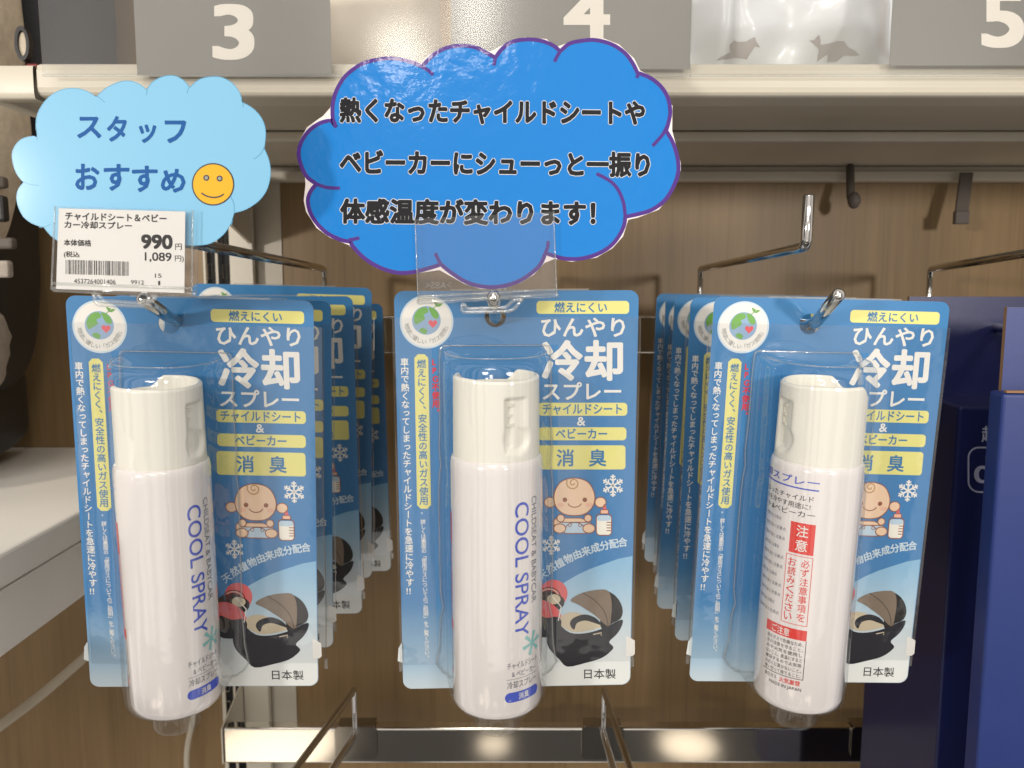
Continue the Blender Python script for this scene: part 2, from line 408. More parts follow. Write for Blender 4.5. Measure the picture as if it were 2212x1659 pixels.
class Print:
    """flat artwork; mapf turns drawing coordinates (x right, y down) into local (x, z)"""
    STEP = .00004
    def __init__(s, mb, y, mapf): s.mb = mb; s.y = y; s.f = mapf
    def _at(s, pts, layer): return [(a, s.y - layer * s.STEP, b) for a, b in (s.f(*p) for p in pts)]
    def poly(s, pts, key, layer=1):
        s.mb.add(s._at(pts, layer), [tuple(range(len(pts)))], key)
    def stroke(s, pts, wd, key, layer=2, closed=False):
        n = len(pts); lft = []; rgt = []
        for i in range(n):
            a = pts[(i - 1) % n] if closed or i else pts[0]; b = pts[(i + 1) % n] if closed or i < n - 1 else pts[-1]
            dx, dy = b[0] - a[0], b[1] - a[1]; ln = math.hypot(dx, dy) or 1
            nx, ny = -dy / ln * wd / 2, dx / ln * wd / 2
            lft.append((pts[i][0] + nx, pts[i][1] + ny)); rgt.append((pts[i][0] - nx, pts[i][1] - ny))
        k = n if closed else n - 1
        s.mb.add(s._at(lft + rgt, layer), [(i, (i + 1) % n, n + (i + 1) % n, n + i) for i in range(k)], key)
    def text(s, t, x0, y0, x1, y1, key, layer=2, bold=0.0, slope=0.0, rot=0.0, flip=False, sharp=False):
        """fit the text into the box; slope shifts its right end down, rot turns it (degrees, clockwise)"""
        vs, fs, a, b, c, d = glyphs(t)
        out = []
        cx, cy = (x0 + x1) / 2, (y0 + y1) / 2; cr, sr = math.cos(R(rot)), math.sin(R(rot))
        for x, y in vs:
            u = (x - a) / (b - a); v = (d - y) / (d - c)
            if flip: u = 1 - u
            px = x0 + u * (x1 - x0); py = y0 + v * (y1 - y0) + slope * u
            if rot: px, py = cx + (px - cx) * cr - (py - cy) * sr, cy + (px - cx) * sr + (py - cy) * cr
            out.append((px, py))
        s._bold(out, fs, key, layer, bold * 1.0 * abs(x1 - x0) / (b - a), bold * abs(y1 - y0) / (d - c), sharp)
    def _bold(s, out, fs, key, layer, bx, by, sharp=False):
        """heavier strokes: the glyph repeated a hair to every side"""
        if bx < 1e-9: s.mb.add(s._at(out, layer), fs, key); return
        if sharp:                                  # square-cornered strokes
            for i, (u, v) in enumerate(((1, 1), (1, -1), (-1, 1), (-1, -1), (0, 1), (0, -1), (1, 0), (-1, 0), (0, 0))):
                s.mb.add(s._at([(x + u * bx, y + v * by) for x, y in out], layer + i * .06), fs, key)
            return
        k = 8 if bx > .9 else 6
        for i in range(k):
            dx, dy = bx * math.cos(2 * math.pi * i / k + .4), by * math.sin(2 * math.pi * i / k + .4)
            s.mb.add(s._at([(x + dx, y + dy) for x, y in out], layer + i * .06), fs, key)
    def char(s, ch, cx, cy, size, key, layer=2, bold=0.0, rot=0.0):
        """one character on its em square"""
        vs, fs, a, b, c, d = glyphs(ch)
        cr, sr = math.cos(R(rot)), math.sin(R(rot)); out = []
        for x, y in vs:
            px, py = (x - .507) * size, (.38 - y) * size
            out.append((cx + px * cr - py * sr, cy + px * sr + py * cr))
        s._bold(out, fs, key, layer, bold * size, bold * size)
    def column(s, t, xa, ya, xb, yb, size, key, layer=2, bold=0.0):
        n = len(t)
        for i, ch in enumerate(t):
            u = i / (n - 1); x = xa + (xb - xa) * u; y = ya + (yb - ya) * u
            if ch in 'ー': s.char(ch, x, y, size, key, layer, bold, 90)
            elif ch in '「」': s.char(ch, x, y, size, key, layer, bold, 90)
            elif ch in '、。': s.char(ch, x + size * .55, y - size * .5, size, key, layer, bold)
            elif ch in 'っゃャュ': s.char(ch, x + size * .08, y - size * .08, size, key, layer, bold)
            elif ch == '‼':
                s.char('!', x - size * -.02, y, size, key, layer, bold); s.char('!', x + size * .36, y, size, key, layer, bold)
            else: s.char(ch, x + (size * .15 if ch in 'LPG' else 0), y, size, key, layer, bold)
    def frame(s, x0, y0, x1, y1, wd, key, layer=2):
        s.stroke([(x0, y0), (x1, y0)], wd, key, layer); s.stroke([(x0, y1), (x1, y1)], wd, key, layer)
        s.stroke([(x0, y0 + wd / 2), (x0, y1 - wd / 2)], wd, key, layer); s.stroke([(x1, y0 + wd / 2), (x1, y1 - wd / 2)], wd, key, layer)
    def pill(s, x0, y0, x1, y1, r, key, layer=1): s.poly(rrect(x0, y0, x1, y1, r), key, layer)

def arcpts(cx, cy, rx, ry, a0, a1, n=16):
    return [(cx + rx * math.cos(R(a0 + (a1 - a0) * i / n)), cy + ry * math.sin(R(a0 + (a1 - a0) * i / n))) for i in range(n + 1)]
#SETTING
# ================================================================== the setting
WALL_Y = .76
BAR_Y = .69
mb = MB(); mb.box(-1.3, 1.3, WALL_Y, WALL_Y + .02, Z0 - .75, Z0 + .75, 'wood')
structure(mb.build('wall'))
mb = MB(); mb.add([(-1.5, -1.5, 0), (1.5, -1.5, 0), (1.5, -.2, 0), (-1.5, -.2, 0)], [(0, 1, 2, 3)], 'floor')  # dark floor patch added behind the camera for the lower bar to reflect
structure(mb.build('floor'))

# ---- metal shelf above the hooks
SHX0, SHX1 = P(78, 170, .43).x, .95
t = thing('metal_shelf', 'cream metal shelf above the hooks with a rounded front lip', 'shelf', (SHX0, .43, Z0 + .1))
zt, zb = P(1106, 134, .43).z - Z0, P(1106, 207, .43).z - Z0
def extrude(prof, x0, x1, key, org):
    m = MB(); n = len(prof)
    m.add([(x0 - org[0], y - org[1], z - org[2]) for y, z in prof] + [(x1 - org[0], y - org[1], z - org[2]) for y, z in prof],
          [(i, (i + 1) % n, n + (i + 1) % n, n + i) for i in range(n)] + [tuple(range(n))[::-1], tuple(range(n, 2 * n))], key)
    return m
org = (SHX0, .43, .1)
bevel(extrude([(.43, zb + .004), (.4306, zb + .0018), (.4318, zb + .0005), (.434, zb), (.456, zb), (.456, zb + .004), (.437, zb + .004), (.437, zt - .004),
               (.50, zt - .004), (.50, zt), (.434, zt), (.4312, zt - .0012), (.43, zt - .004)], SHX0, SHX1, 'cream', org).build('front_lip', t), .0006)
bevel(extrude([(.5005, zt - .0045), (.437, zt - .0045), (.437, zt - .0085), (.756, zt - .0085), (.756, zt - .0045)], SHX0, SHX1, 'grey_paint', org).build('deck', t), .0005)
zc = P(1106, 306, .57).z - Z0
bevel(extrude([(.57, zc), (.672, zc), (.672, zt - .009), (.57, zt - .009)], SHX0, SHX1, 'grey_paint', org).build('stiffener', t), .002)
z1, z2 = P(1106, 391, .742).z - Z0, P(1106, 369, .742).z - Z0
bevel(extrude([(.742, z1), (.757, z1), (.757, z2), (.742, z2)], SHX0, SHX1, 'grey_paint', org).build('rear_rail', t), .001)
z3 = P(1106, 351, .748).z - Z0
extrude([(.749, z2 + .0003), (.757, z2 + .0003), (.757, zt - .009), (.749, zt - .009)], SHX0, SHX1, 'grey_paint', org).build('rear_flange', t)
m = MB(); ex = P(0, 170, .43).x - .012
zt2, zb2 = P(40, 142, .43).z - Z0, P(40, 214, .43).z - Z0
pts = []
prof = [(.0, zb2 + .003), (.0012, zb2 + .0006), (.004, zb2), (.03, zb2), (.03, zt2), (.004, zt2), (.0012, zt2 - .0006), (.0, zt2 - .003)]
path = [(SHX0 - .0006, .4285, 0, 1)] + [(ex + .012 - .012 * math.sin(R(a)), .4285 + .012 - .012 * math.cos(R(a)), math.sin(R(a)), math.cos(R(a))) for a in range(0, 91, 15)] + [(ex, .5, 1, 0)]
vs = []; n = len(prof)
for x, y, nx, ny in path:
    for d, z in prof: vs.append((x + nx * d * .35 - org[0], y + ny * d * .35 - org[1], z - org[2]))
fs = [(j * n + i, (j + 1) * n + i, (j + 1) * n + (i + 1) % n, j * n + (i + 1) % n) for j in range(len(path) - 1) for i in range(n)]
m.add(vs, fs, 'cream', True); m.build('end_cap', t)
m = MB(); bx = SHX0 + .004
pr = [(.445, zb - .0005), (.5, zb - .004), (.52, zb - .016), (.56, zb - .026), (.66, zb - .036), (.752, zb - .06), (.752, zb - .0005)]
k = len(pr)
m.add([(bx + dx - org[0], y - org[1], z - org[2]) for dx in (0, .0025) for y, z in pr],
      [tuple(range(k)), tuple(range(k, 2 * k))[::-1]] + [(i, (i + 1) % k, k + (i + 1) % k, k + i) for i in range(k)], 'grey_paint')
m.build('bracket', t)

# ---- slotted upright
t = thing('slotted_upright', 'cream metal upright with two columns of slots behind the left packs', 'upright', P(505, 1000, .75))
ux0, ux1 = P(449, 800, .748).x, P(556, 800, .748).x
m = MB(); wd = ux1 - ux0
def upright_face(x0, x1, slots, key):
    loops = [rrect(x0, -.62, x1, .5, .0006, 1)]
    holes = []
    for k in range(-27, 22):
        for sx_ in slots: holes.append(rrect(sx_ - .0018, k * .0222, sx_ + .0018, k * .0222 + .0125, .0008, 2))
    m.plate(loops[0], 0, .002, key, holes)
upright_face(0, wd * .6, (wd * .12, wd * .42), 'cream')
m.box(wd * .6 + .0003, wd, -.003, .004, -.62, .5, 'cream')
m.box(wd * .25, wd * .30, -.0012, -.0001, -.62, .5, 'grey_paint')
m.box(.001, wd * .6, .006, .008, -.62, .5, 'dark')
org_u = Vector((ux0, .748, Z0))
o = m.build('post', t); o.location = org_u - t.location
m2 = MB(); m2.box(wd * .6, wd + .022, .0105, .0118, -.62, .5, 'grey_paint'); o = m2.build('back_strip', t); o.location = org_u - t.location

# ---- the two crossbars
def crossbar(name, ytop, ybot, px0, x1, label):
    a, b = P(600, ytop, BAR_Y), P(600, ybot, BAR_Y); x0 = P(px0, ytop, BAR_Y).x
    t = thing(name, label, 'crossbar', (x0, BAR_Y, b.z), group='chrome crossbars along the wood panel')
    m = MB(); m.box(.0012, x1 - x0, 0, .012, 0, a.z - b.z, 'bar'); bevel(m.build('bar', t), .0016, 3)
    # the arm that carries it on the upright
    m = MB(); h = a.z - b.z
    m.add([(dx, y, z) for dx in (0, .0011) for y, z in ((-.0012, 0), (-.0012, h), (.062, h + .016), (.062, .0))],
          [(0, 1, 2, 3), (7, 6, 5, 4), (0, 4, 5, 1), (1, 5, 6, 2), (2, 6, 7, 3), (3, 7, 4, 0)], 'cream')
    m.build('arm', t)
    return t
crossbar('crossbar', 682, 763, 486, .9, 'dark chrome crossbar carrying the hooks that hold the packs')
crossbar('crossbar', 1573, 1649, 478, .9, 'lower polished crossbar along the bottom carrying the empty hooks')

# ---- white display ledge at the left
PX0 = -.282
t = thing('display_ledge', 'white display ledge at the lower left edge with a seam along its side', 'ledge', (PX0, .6, Z0 - .17))
tz, sz, bz = (P(0, y_, .471).z - Z0 + .17 for y_ in (1180, 1257, 1392))
m = MB(); m.box(-.8, 0, -.5, WALL_Y - .601, sz + .001, tz, 'white_board'); bevel(m.build('top_board', t), .002)
m = MB(); m.box(-.8, -.002, -.5, WALL_Y - .601, bz, sz - .0005, 'white_board'); bevel(m.build('side_board', t), .001)

# ================================================================== hooks on the crossbars
def hook(px, ytop, label, group, tip, peg=True, arm_end=None, post=0, slant=None, peg_rise=.35, clip_w=.036):
    """double-wire display hook: clip over the bar, lower peg, upper tag arm"""
    base = P(px, ytop, BAR_Y)
    t = thing('display_hook', label, 'hook', base, group=group)
    h = .029
    m = MB(); hw = clip_w / 2
    m.plate(rrect(-hw, -h * .95, hw, .0015, .004), -.0024, -.0008, 'chrome_dark')
    m.box(-hw + .002, hw - .002, -.0008, .0135, .0004, .0016, 'chrome_dark')
    bevel(m.build('clip', t), .0004)
    m = MB(); m.tube([(0, -.001, -.004), (0, -.0045, .004), (0, -.0045, .0305)], .0021, 'chrome'); m.build('stem', t)
    if arm_end is not None:
        e = Vector(arm_end) - base
        p = [(0, -.0045, .030), (0, -.0045, .037), (0, -.013, .0372), tuple(e)]
        if post: p += [(e.x, e.y - .001, e.z + post)]
        m = MB(); m.tube(p, lambda u: .0021 + .0008 * u, 'chrome', 14, .005); m.build('tag_arm', t)
    pe = Vector(tip[0]) - base; pt = Vector(tip[1]) - base
    m = MB(); m.tube([(0, -.001, -.002), (0, -.016, -.0015), tuple(pe), tuple(pt)], .0029, 'chrome', 14, .010); m.build('peg', t)
    return t
UP = 'chrome hooks on the upper crossbar'; LO = 'empty chrome hooks on the lower crossbar'
hook(705, 681, 'chrome hook holding the packs under the price label', UP,
     (P(377, 694, .405), P(309, 645, .365)), arm_end=P(290, 500, .352))
hook(1092, 681, 'chrome hook holding the middle pack under the big blue cloud sign', UP,
     (P(1070, 690, .40), P(1066, 640, .375)), arm_end=P(1066, 560, .385))
hook(1508, 681, 'chrome hook with a bare upturned arm above the rightmost packs', UP,
     (P(1757, 703, .412), P(1812, 636, .375)), arm_end=P(1741, 533, .44), post=.0252)
hook(1998, 681, 'chrome hook above the navy cartons reaching out of the picture', UP,
     (P(2330, 735, .44), P(2350, 660, .41)), arm_end=P(2440, 510, .44))
for px, lx, uxy, lab in ((769, (720, 1660), (668, 1659), 'empty chrome hook below the left packs with its wires running to the lower left'),
                         (1302, (1352, 1663), (1345, 1660), 'empty chrome hook just below the middle pack'),
                         (1884, (1962, 1660), (1990, 1700), 'empty chrome hook below the right packs beside the navy cartons')):
    base = P(px, 1571, BAR_Y)
    sl = (px - 1106) / FPX * .69
    yaw = {769: -.045, 1302: .012, 1884: .0}[px]
    f1 = Vector((base.x + yaw, .37, base.z + .008)); f2 = f1 + Vector((0, -.03, .02))
    hook(px, 1571, lab, LO, (f1, f2), arm_end=(base.x + yaw * .95, .40, base.z + .045), post=.024)

# ================================================================== behind and above
# ---- clear rail, number cards and the goods on the shelf
RY = .4235
def clear_rail(px0, px1, label):
    a, b = P(px0, -70, RY), P(px1, 160, RY)
    t = thing('clear_rail', label, 'label holder', (a.x, RY, b.z), group='clear label holders on the shelf edge')
    wdt, hh = b.x - a.x, a.z - b.z
    m = MB(); m.plate(rrect(0, 0, wdt, hh, .0008, 2), -.0006, 0, 'sleeve', side='clear_edge'); m.build('front_sheet', t)
    m = MB(); m.box(0, wdt, -.0009, .0009, -.0012, -.0002, 'clear_edge'); m.build('fold', t)
    return t
clear_rail(79, 1492, 'long clear plastic label holder on the shelf edge, over cards 3 and 4')
clear_rail(1496, 2330, 'clear plastic label holder on the shelf edge, over the white bag and card 5')
def number_card(px0, px1, pyb, num, nbox, label):
    Yc = RY + .0012
    a, b = P(px0, -80, Yc), P(px1, pyb, Yc)
    m = MB(); w_, h_ = b.x - a.x, a.z - b.z
    m.plate([(0, 0), (w_, 0), (w_, h_), (0, h_)], -.0004, 0, 'number_grey')
    def f(x, y):
        q = P(x, y, Yc); return q.x - a.x, q.z - b.z
    Print(m, -.0004, f).text(num, *nbox, 'number_white', 2, bold=.024, sharp=True)
    tag(m.build('number_card', None, (a.x, Yc, b.z)), label, 'number card', 'grey number cards along the shelf edge')
number_card(285, 717, 163, '3', (465, 13, 545, 126), 'grey card with a white number 3 above the pale blue cloud sign')
number_card(974, 1490, 150, '4', (1222, -28, 1313, 88), 'grey card with a white number 4 partly behind the big blue cloud sign')
number_card(1932, 2330, 142, '5', (2124, -16, 2206, 100), 'grey card with a white number 5 at the upper right corner')
# ---- cream cloth bundle
def blob(cx, cy, cz, rx, ry, rz, seed, wob, p=2.4, nu=48, nv=32, fold=9):
    rnd = random.Random(seed); ph = [rnd.uniform(0, 6.28) for _ in range(8)]
    def fn(u, v):
        a = 2 * math.pi * u; b = math.pi * (v - .5)
        s = lambda q: math.copysign(abs(q) ** (2 / p), q)
        x, y, z = s(math.cos(b)) * s(math.sin(a)), -s(math.cos(b)) * s(math.cos(a)), s(math.sin(b))
        k = 1 + wob * (math.sin(fold * x + 3 * z + ph[0]) * .5 + math.sin(fold * .7 * z - 5 * x + ph[1]) * .5 + .4 * math.sin(15 * x * z + 9 * z + ph[2]))
        return (cx + rx * x * k, cy + ry * y * k, cz + rz * z * k)
    return fn
m = MB(); c0 = P(815, 30, .51)
m.grid(blob(0, 0, 0, .036, .045, .052, 3, .045), 64, 40, 'linen', wrap=True)
o = m.build('cloth_bundle', None, (c0.x, c0.y + .01, c0.z)); o.location.z = Z0 + zt + .05
tag(o, 'cream soft cloth bundle on the shelf between cards 3 and 4', 'cloth')
# ---- white film bag with grey animals
bl, br = P(1492, 124, .47), P(1940, 120, .47)
BW, BH = br.x - bl.x, .16
def bagf(x, z):
    u, v = x / BW, z / BH
    e = min(u, 1 - u, .5) ; 
    bul = -.018 * (1 - (2 * u - 1) ** 4) * min(1, v * 5 + .25)
    return bul + .0036 * math.sin(11 * u + 7 * v + 1.5 * math.sin(9 * v)) + .0028 * math.sin(23 * u - 13 * v) * math.sin(6 * v + 2) + .004 * math.exp(-((u - .17) / .02) ** 2)
m = MB()
m.grid(lambda u, v: (u * BW, bagf(u * BW, v * BH), v * BH), 70, 50, 'bag')
m.grid(lambda u, v: (u * BW, .012 * math.sin(math.pi * u), v * BH), 20, 10, 'bag')
def animal(pts, sc_, ox, oz):
    k = [(ox + x * sc_, oz - y * sc_) for x, y in pts]
    m.add([(x, bagf(x, z) - .0004, z) for x, z in k], [tuple(range(len(k)))], 'bag_print')
def bp_(x, y):
    q = P(x, y, .455); return (q.x - bl.x, q.z - (Z0 + zt + .0008))
bird = [(510, 272), (545, 250), (575, 240), (570, 205), (585, 190), (600, 203), (640, 205), (672, 208), (668, 190), (685, 185), (692, 205), (720, 232), (690, 228), (668, 262), (655, 290), (600, 275), (555, 268)]
deer = [(995, 185), (1020, 185), (1040, 160), (1055, 185), (1060, 205), (1105, 200), (1140, 192), (1175, 195), (1200, 225), (1235, 245), (1262, 268), (1225, 268), (1190, 262), (1165, 285), (1120, 282), (1140, 265), (1115, 245), (1090, 262), (1065, 280), (1075, 245), (1060, 225), (1030, 205)]
for an in (bird, deer):
    k = [bp_((2000 + x * .603) * .678, y * .603 * .678) for x, y in an]
    k = [(min(max(x, 0.002), BW - .002), max(z, .001)) for x, z in k]
    # printed shapes cut into small pieces so that they follow the creases of the film
    bm = bmesh.new(); bm.faces.new([bm.verts.new((x, 0, z)) for x, z in k]); bmesh.ops.triangulate(bm, faces=bm.faces[:])
    for ax, lo, hi in ((0, 0, BW), (2, 0, BH)):
        q_ = lo + .001
        while q_ < hi:
            co = [0, 0, 0]; co[ax] = q_; no = [0, 0, 0]; no[ax] = 1
            bmesh.ops.bisect_plane(bm, geom=bm.verts[:] + bm.edges[:] + bm.faces[:], plane_co=co, plane_no=no, dist=1e-7); q_ += .0015
    bm.verts.index_update()
    m.add([(v.co.x, bagf(v.co.x, v.co.z) - .0004, v.co.z) for v in bm.verts], [tuple(v.index for v in fc.verts) for fc in bm.faces], 'bag_print'); bm.free()
o = m.build('film_bag', None, (bl.x, .478, Z0 + zt + .0008))
tag(o, 'white crinkled plastic bag printed with grey running animals between cards 4 and 5', 'bag')

# ---- child seat at the left edge
t = thing('child_seat', 'beige and black padded child seat standing on the white ledge at the left edge', 'child seat', (-.43, .62, Z0 - .147))
m = MB()
def wing(x0, dx, zlo, zhi, wv, dp, seedp):
    def fn(u, v):
        a = 2 * math.pi * u; z = zlo + (zhi - zlo) * v
        e = min(1, math.sin(math.pi * min(max(v, .0), 1)) ** .35 + .02)
        s = lambda q: math.copysign(abs(q) ** .75, q)
        xx = x0 + dx * math.sin(v * 3.1) + wv * e * s(math.sin(a)); yy = -dp * e * s(math.cos(a))
        return (xx + .002 * math.sin(34 * z + seedp) + .0016 * math.sin(90 * z + 2 * a), yy + .002 * math.sin(50 * z + a), z)
    return fn
m.grid(wing(.020, .010, .135, .52, .052, .05, 0), 32, 60, 'pad', wrap=True); m.build('side_wing', t)
m = MB(); m.grid(wing(.031, .010, .125, .46, .017, .060, 1.2), 24, 60, 'pad', wrap=True); m.build('wing_piping', t)
m = MB(); m.grid(blob(.008, -.02, .098, .058, .06, .05, 5, .03, 2.3), 48, 32, 'pad_grey', wrap=True); m.build('cushion', t)
m = MB(); m.grid(blob(-.020, .045, .25, .072, .055, .20, 8, .012, 4), 40, 40, 'shell', wrap=True)
m.grid(blob(-.042, .02, .045, .07, .1, .045, 9, .01, 4), 40, 20, 'shell', wrap=True); m.build('seat_shell', t)
m = MB()
q = P(76, 520, .66) - t.location
for k, (dx, dz, wx, hz) in enumerate(((0, .02, .008, .009), (.002, -.004, .010, .004), (-.004, -.022, .012, .006), (.004, .038, .005, .004))):
    m.box(q.x + dx - wx, q.x + dx + wx, -.012, -.004, q.z + dz - hz, q.z + dz + hz, ('shell', 'dark_form', 'pad_grey', 'dark_form')[k])
bevel(m.build('buckle', t), .002)
# ---- dark stroller hood higher up
t = thing('stroller', 'dark folded stroller with a small black wheel above the left shelf end', 'stroller', (-.40, .68, Z0 + .12))
m = MB(); m.grid(blob(-.02, .02, .11, .105, .05, .16, 11, .02, 3), 40, 40, 'cloth_dark', wrap=True); m.build('hood', t)
q = P(50, 95, .61) - t.location
m = MB(); m.plate(disc(q.x, q.z, .0050, 24, .0115), -.072, -.066, 'shell', [disc(q.x, q.z, .0030, 20, .0085)]); m.build('wheel', t)
m = MB(); m.plate(disc(q.x, q.z - .0005, .0029, 20, .0083), -.070, -.067, 'pad'); m.build('hub', t)
m = MB(); m.box(q.x + .001, q.x + .009, -.071, -.06, q.z - .018, q.z - .013, 'red_plastic'); bevel(m.build('brake_tab', t), .001)

# ---- dark shadow shapes under the shelf, modelled as solid pieces
t = thing('knobbed_shadow', 'short dark knobbed shadow below the shelf, modelled as a solid piece', 'shadow_rod', P(1836, 370, .735))
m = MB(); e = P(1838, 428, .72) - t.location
m.tube([(0, 0, .004), tuple(e * .5), tuple(e)], .0034, 'dark_form'); m.build('shadow_rod', t)
m = MB(); m.grid(blob(e.x + .002, e.y - .002, e.z - .002, .0052, .0052, .0068, 2, 0, 2), 20, 14, 'dark_form', wrap=True); m.build('shadow_knob', t)
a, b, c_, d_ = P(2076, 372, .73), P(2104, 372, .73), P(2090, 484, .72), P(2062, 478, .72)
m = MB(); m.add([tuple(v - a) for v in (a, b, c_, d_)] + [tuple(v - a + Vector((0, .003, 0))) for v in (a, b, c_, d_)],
                [(0, 1, 2, 3), (7, 6, 5, 4), (0, 4, 5, 1), (1, 5, 6, 2), (2, 6, 7, 3), (3, 7, 4, 0)], 'dark_form')
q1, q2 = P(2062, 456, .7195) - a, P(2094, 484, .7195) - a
m.box(q1.x + .0005, q2.x - .001, q1.y - .002, q1.y + .004, q2.z, q1.z, 'dark_form')
tag(bevel(m.build('slanted_shadow', None, a), .0008), 'flat dark grey shadow below the shelf, modelled as a solid piece, farthest right', 'dark_form')

# ---- white cords
def cord(pts, r, label):
    p0 = Vector(pts[0]); m = MB()
    q = [Vector(p) - p0 for p in pts]; sm = []
    for i in range(len(q) - 1):
        g = lambda j: q[max(0, min(len(q) - 1, j))]
        for t_ in range(8):
            u = t_ / 8; p_, a_, b_, c_ = g(i - 1), g(i), g(i + 1), g(i + 2)
            sm.append(.5 * (2 * a_ + (b_ - p_) * u + (2 * p_ - 5 * a_ + 4 * b_ - c_) * u * u + (3 * a_ - p_ - 3 * b_ + c_) * u ** 3))
    sm.append(q[-1]); m.tube(sm, r, 'cord', 10)
    tag(m.build('power_cord', None, p0), label, 'cord', 'white cords against the wood panel')
cord([P(-60, 1612, .62), P(0, 1568, .64), P(90, 1500, .68), P(185, 1418, .72), P(260, 1350, .74)], .0042, 'thick white cord sloping up under the white ledge')
cord([P(424, 1470, .745), P(417, 1550, .745), P(407, 1600, .743), P(403, 1640, .742), P(406, 1700, .742)], .0026, 'thin white cord hanging straight down below the left pack')

# ---- navy cartons at the right
def carton(name, label, x0, yf, yb, ztop, zhead, zbot, wdt, key, yaw, edge, head_x0=0, text=False, head_y=None):
    t = thing(name, label, 'carton', (x0, yf, zbot), (0, 0, yaw), 'dark blue display cartons at the right edge')
    D_ = yb - yf
    m = MB(); m.box(0, wdt, 0, D_, 0, ztop - zbot, key); o = m.build('tray', t)
    bevel(o, .0018, 3)
    hy = head_y if head_y is not None else D_ - .004
    m = MB(); m.plate([(head_x0, ztop - zbot - .02), (wdt - .001, ztop - zbot - .02), (wdt - .001, zhead - zbot), (head_x0, zhead - zbot)], hy, hy + .003, key, side='kraft')
    m.build('header', t)
    if edge:
        m = MB(); m.box(.002, wdt - .002, .0006, .0036, ztop - zbot + .0002, ztop - zbot + .0012, 'kraft'); m.build('cut_edge', t)
    if text:
        m = MB()
        def f(x, y):
            q = P(x, y, yf); return q.x - x0, q.z - zbot
        p = Print(m, -.0001, f)
        p.text('超', 2119, 920, 2154, 954, 'box_print', bold=.012)
        p.stroke(rrect(2091, 966, 2200, 1062, 22), 3.5, 'box_print', closed=True)
        p.text('0', 2104, 1006, 2137, 1042, 'box_print', bold=.02)
        p.stroke(arcpts(2138, 988, 10, 10, 60, 300, 12), 3, 'box_print')
        m.build('lettering', t)
    return t
a, hd = P(2071, 878, .50), P(2037, 641, .545)
carton('display_carton', 'dark navy carton printed with a silver rounded square, behind the brighter blue carton', a.x, .50, .625, a.z, hd.z, P(2071, 2300, .5).z, .2, 'navy', R(-3), False, head_x0=-.012, text=True, head_y=.05)
a, hd = P(2166, 850, .40), P(2172, 662, .42)
carton('display_carton', 'bright indigo carton at the right edge with a raised brown-edged flap', a.x, .40, .414, a.z, hd.z, P(2166, 2300, .4).z, .2, 'indigo', R(-5), True, head_x0=.0035, head_y=.009)
# ================================================================== the blister packs
CW, CH = .115, .1996
POSE = {'left': ((-.1551, .4131, -.1087), (3.39, 1.43, 3.43)),
        'mid': ((.0025, .4079, -.1052), (2.14, -.16, 2.04)),
        'right': ((.1521, .4197, -.1094), (3.15, 1.31, 1.58))}
_mp, _mr = POSE['mid']
_mm = Matrix.Translation(Vector(_mp) + Vector((0, 0, Z0))) @ Euler([R(v) for v in _mr]).to_matrix().to_4x4()
_mi = _mm.inverted(); _cam = _mi @ Vector((0, 0, Z0))
def cp(px, py):
    """drawing coordinates of the printed card -> local card (x, z)"""
    q = _mi @ P(px, py, .4)
    d = q - _cam; k = -_cam.y / d.y
    v = _cam + d * k
    return v.x, v.z
HX, HZ = cp(1070, 684)

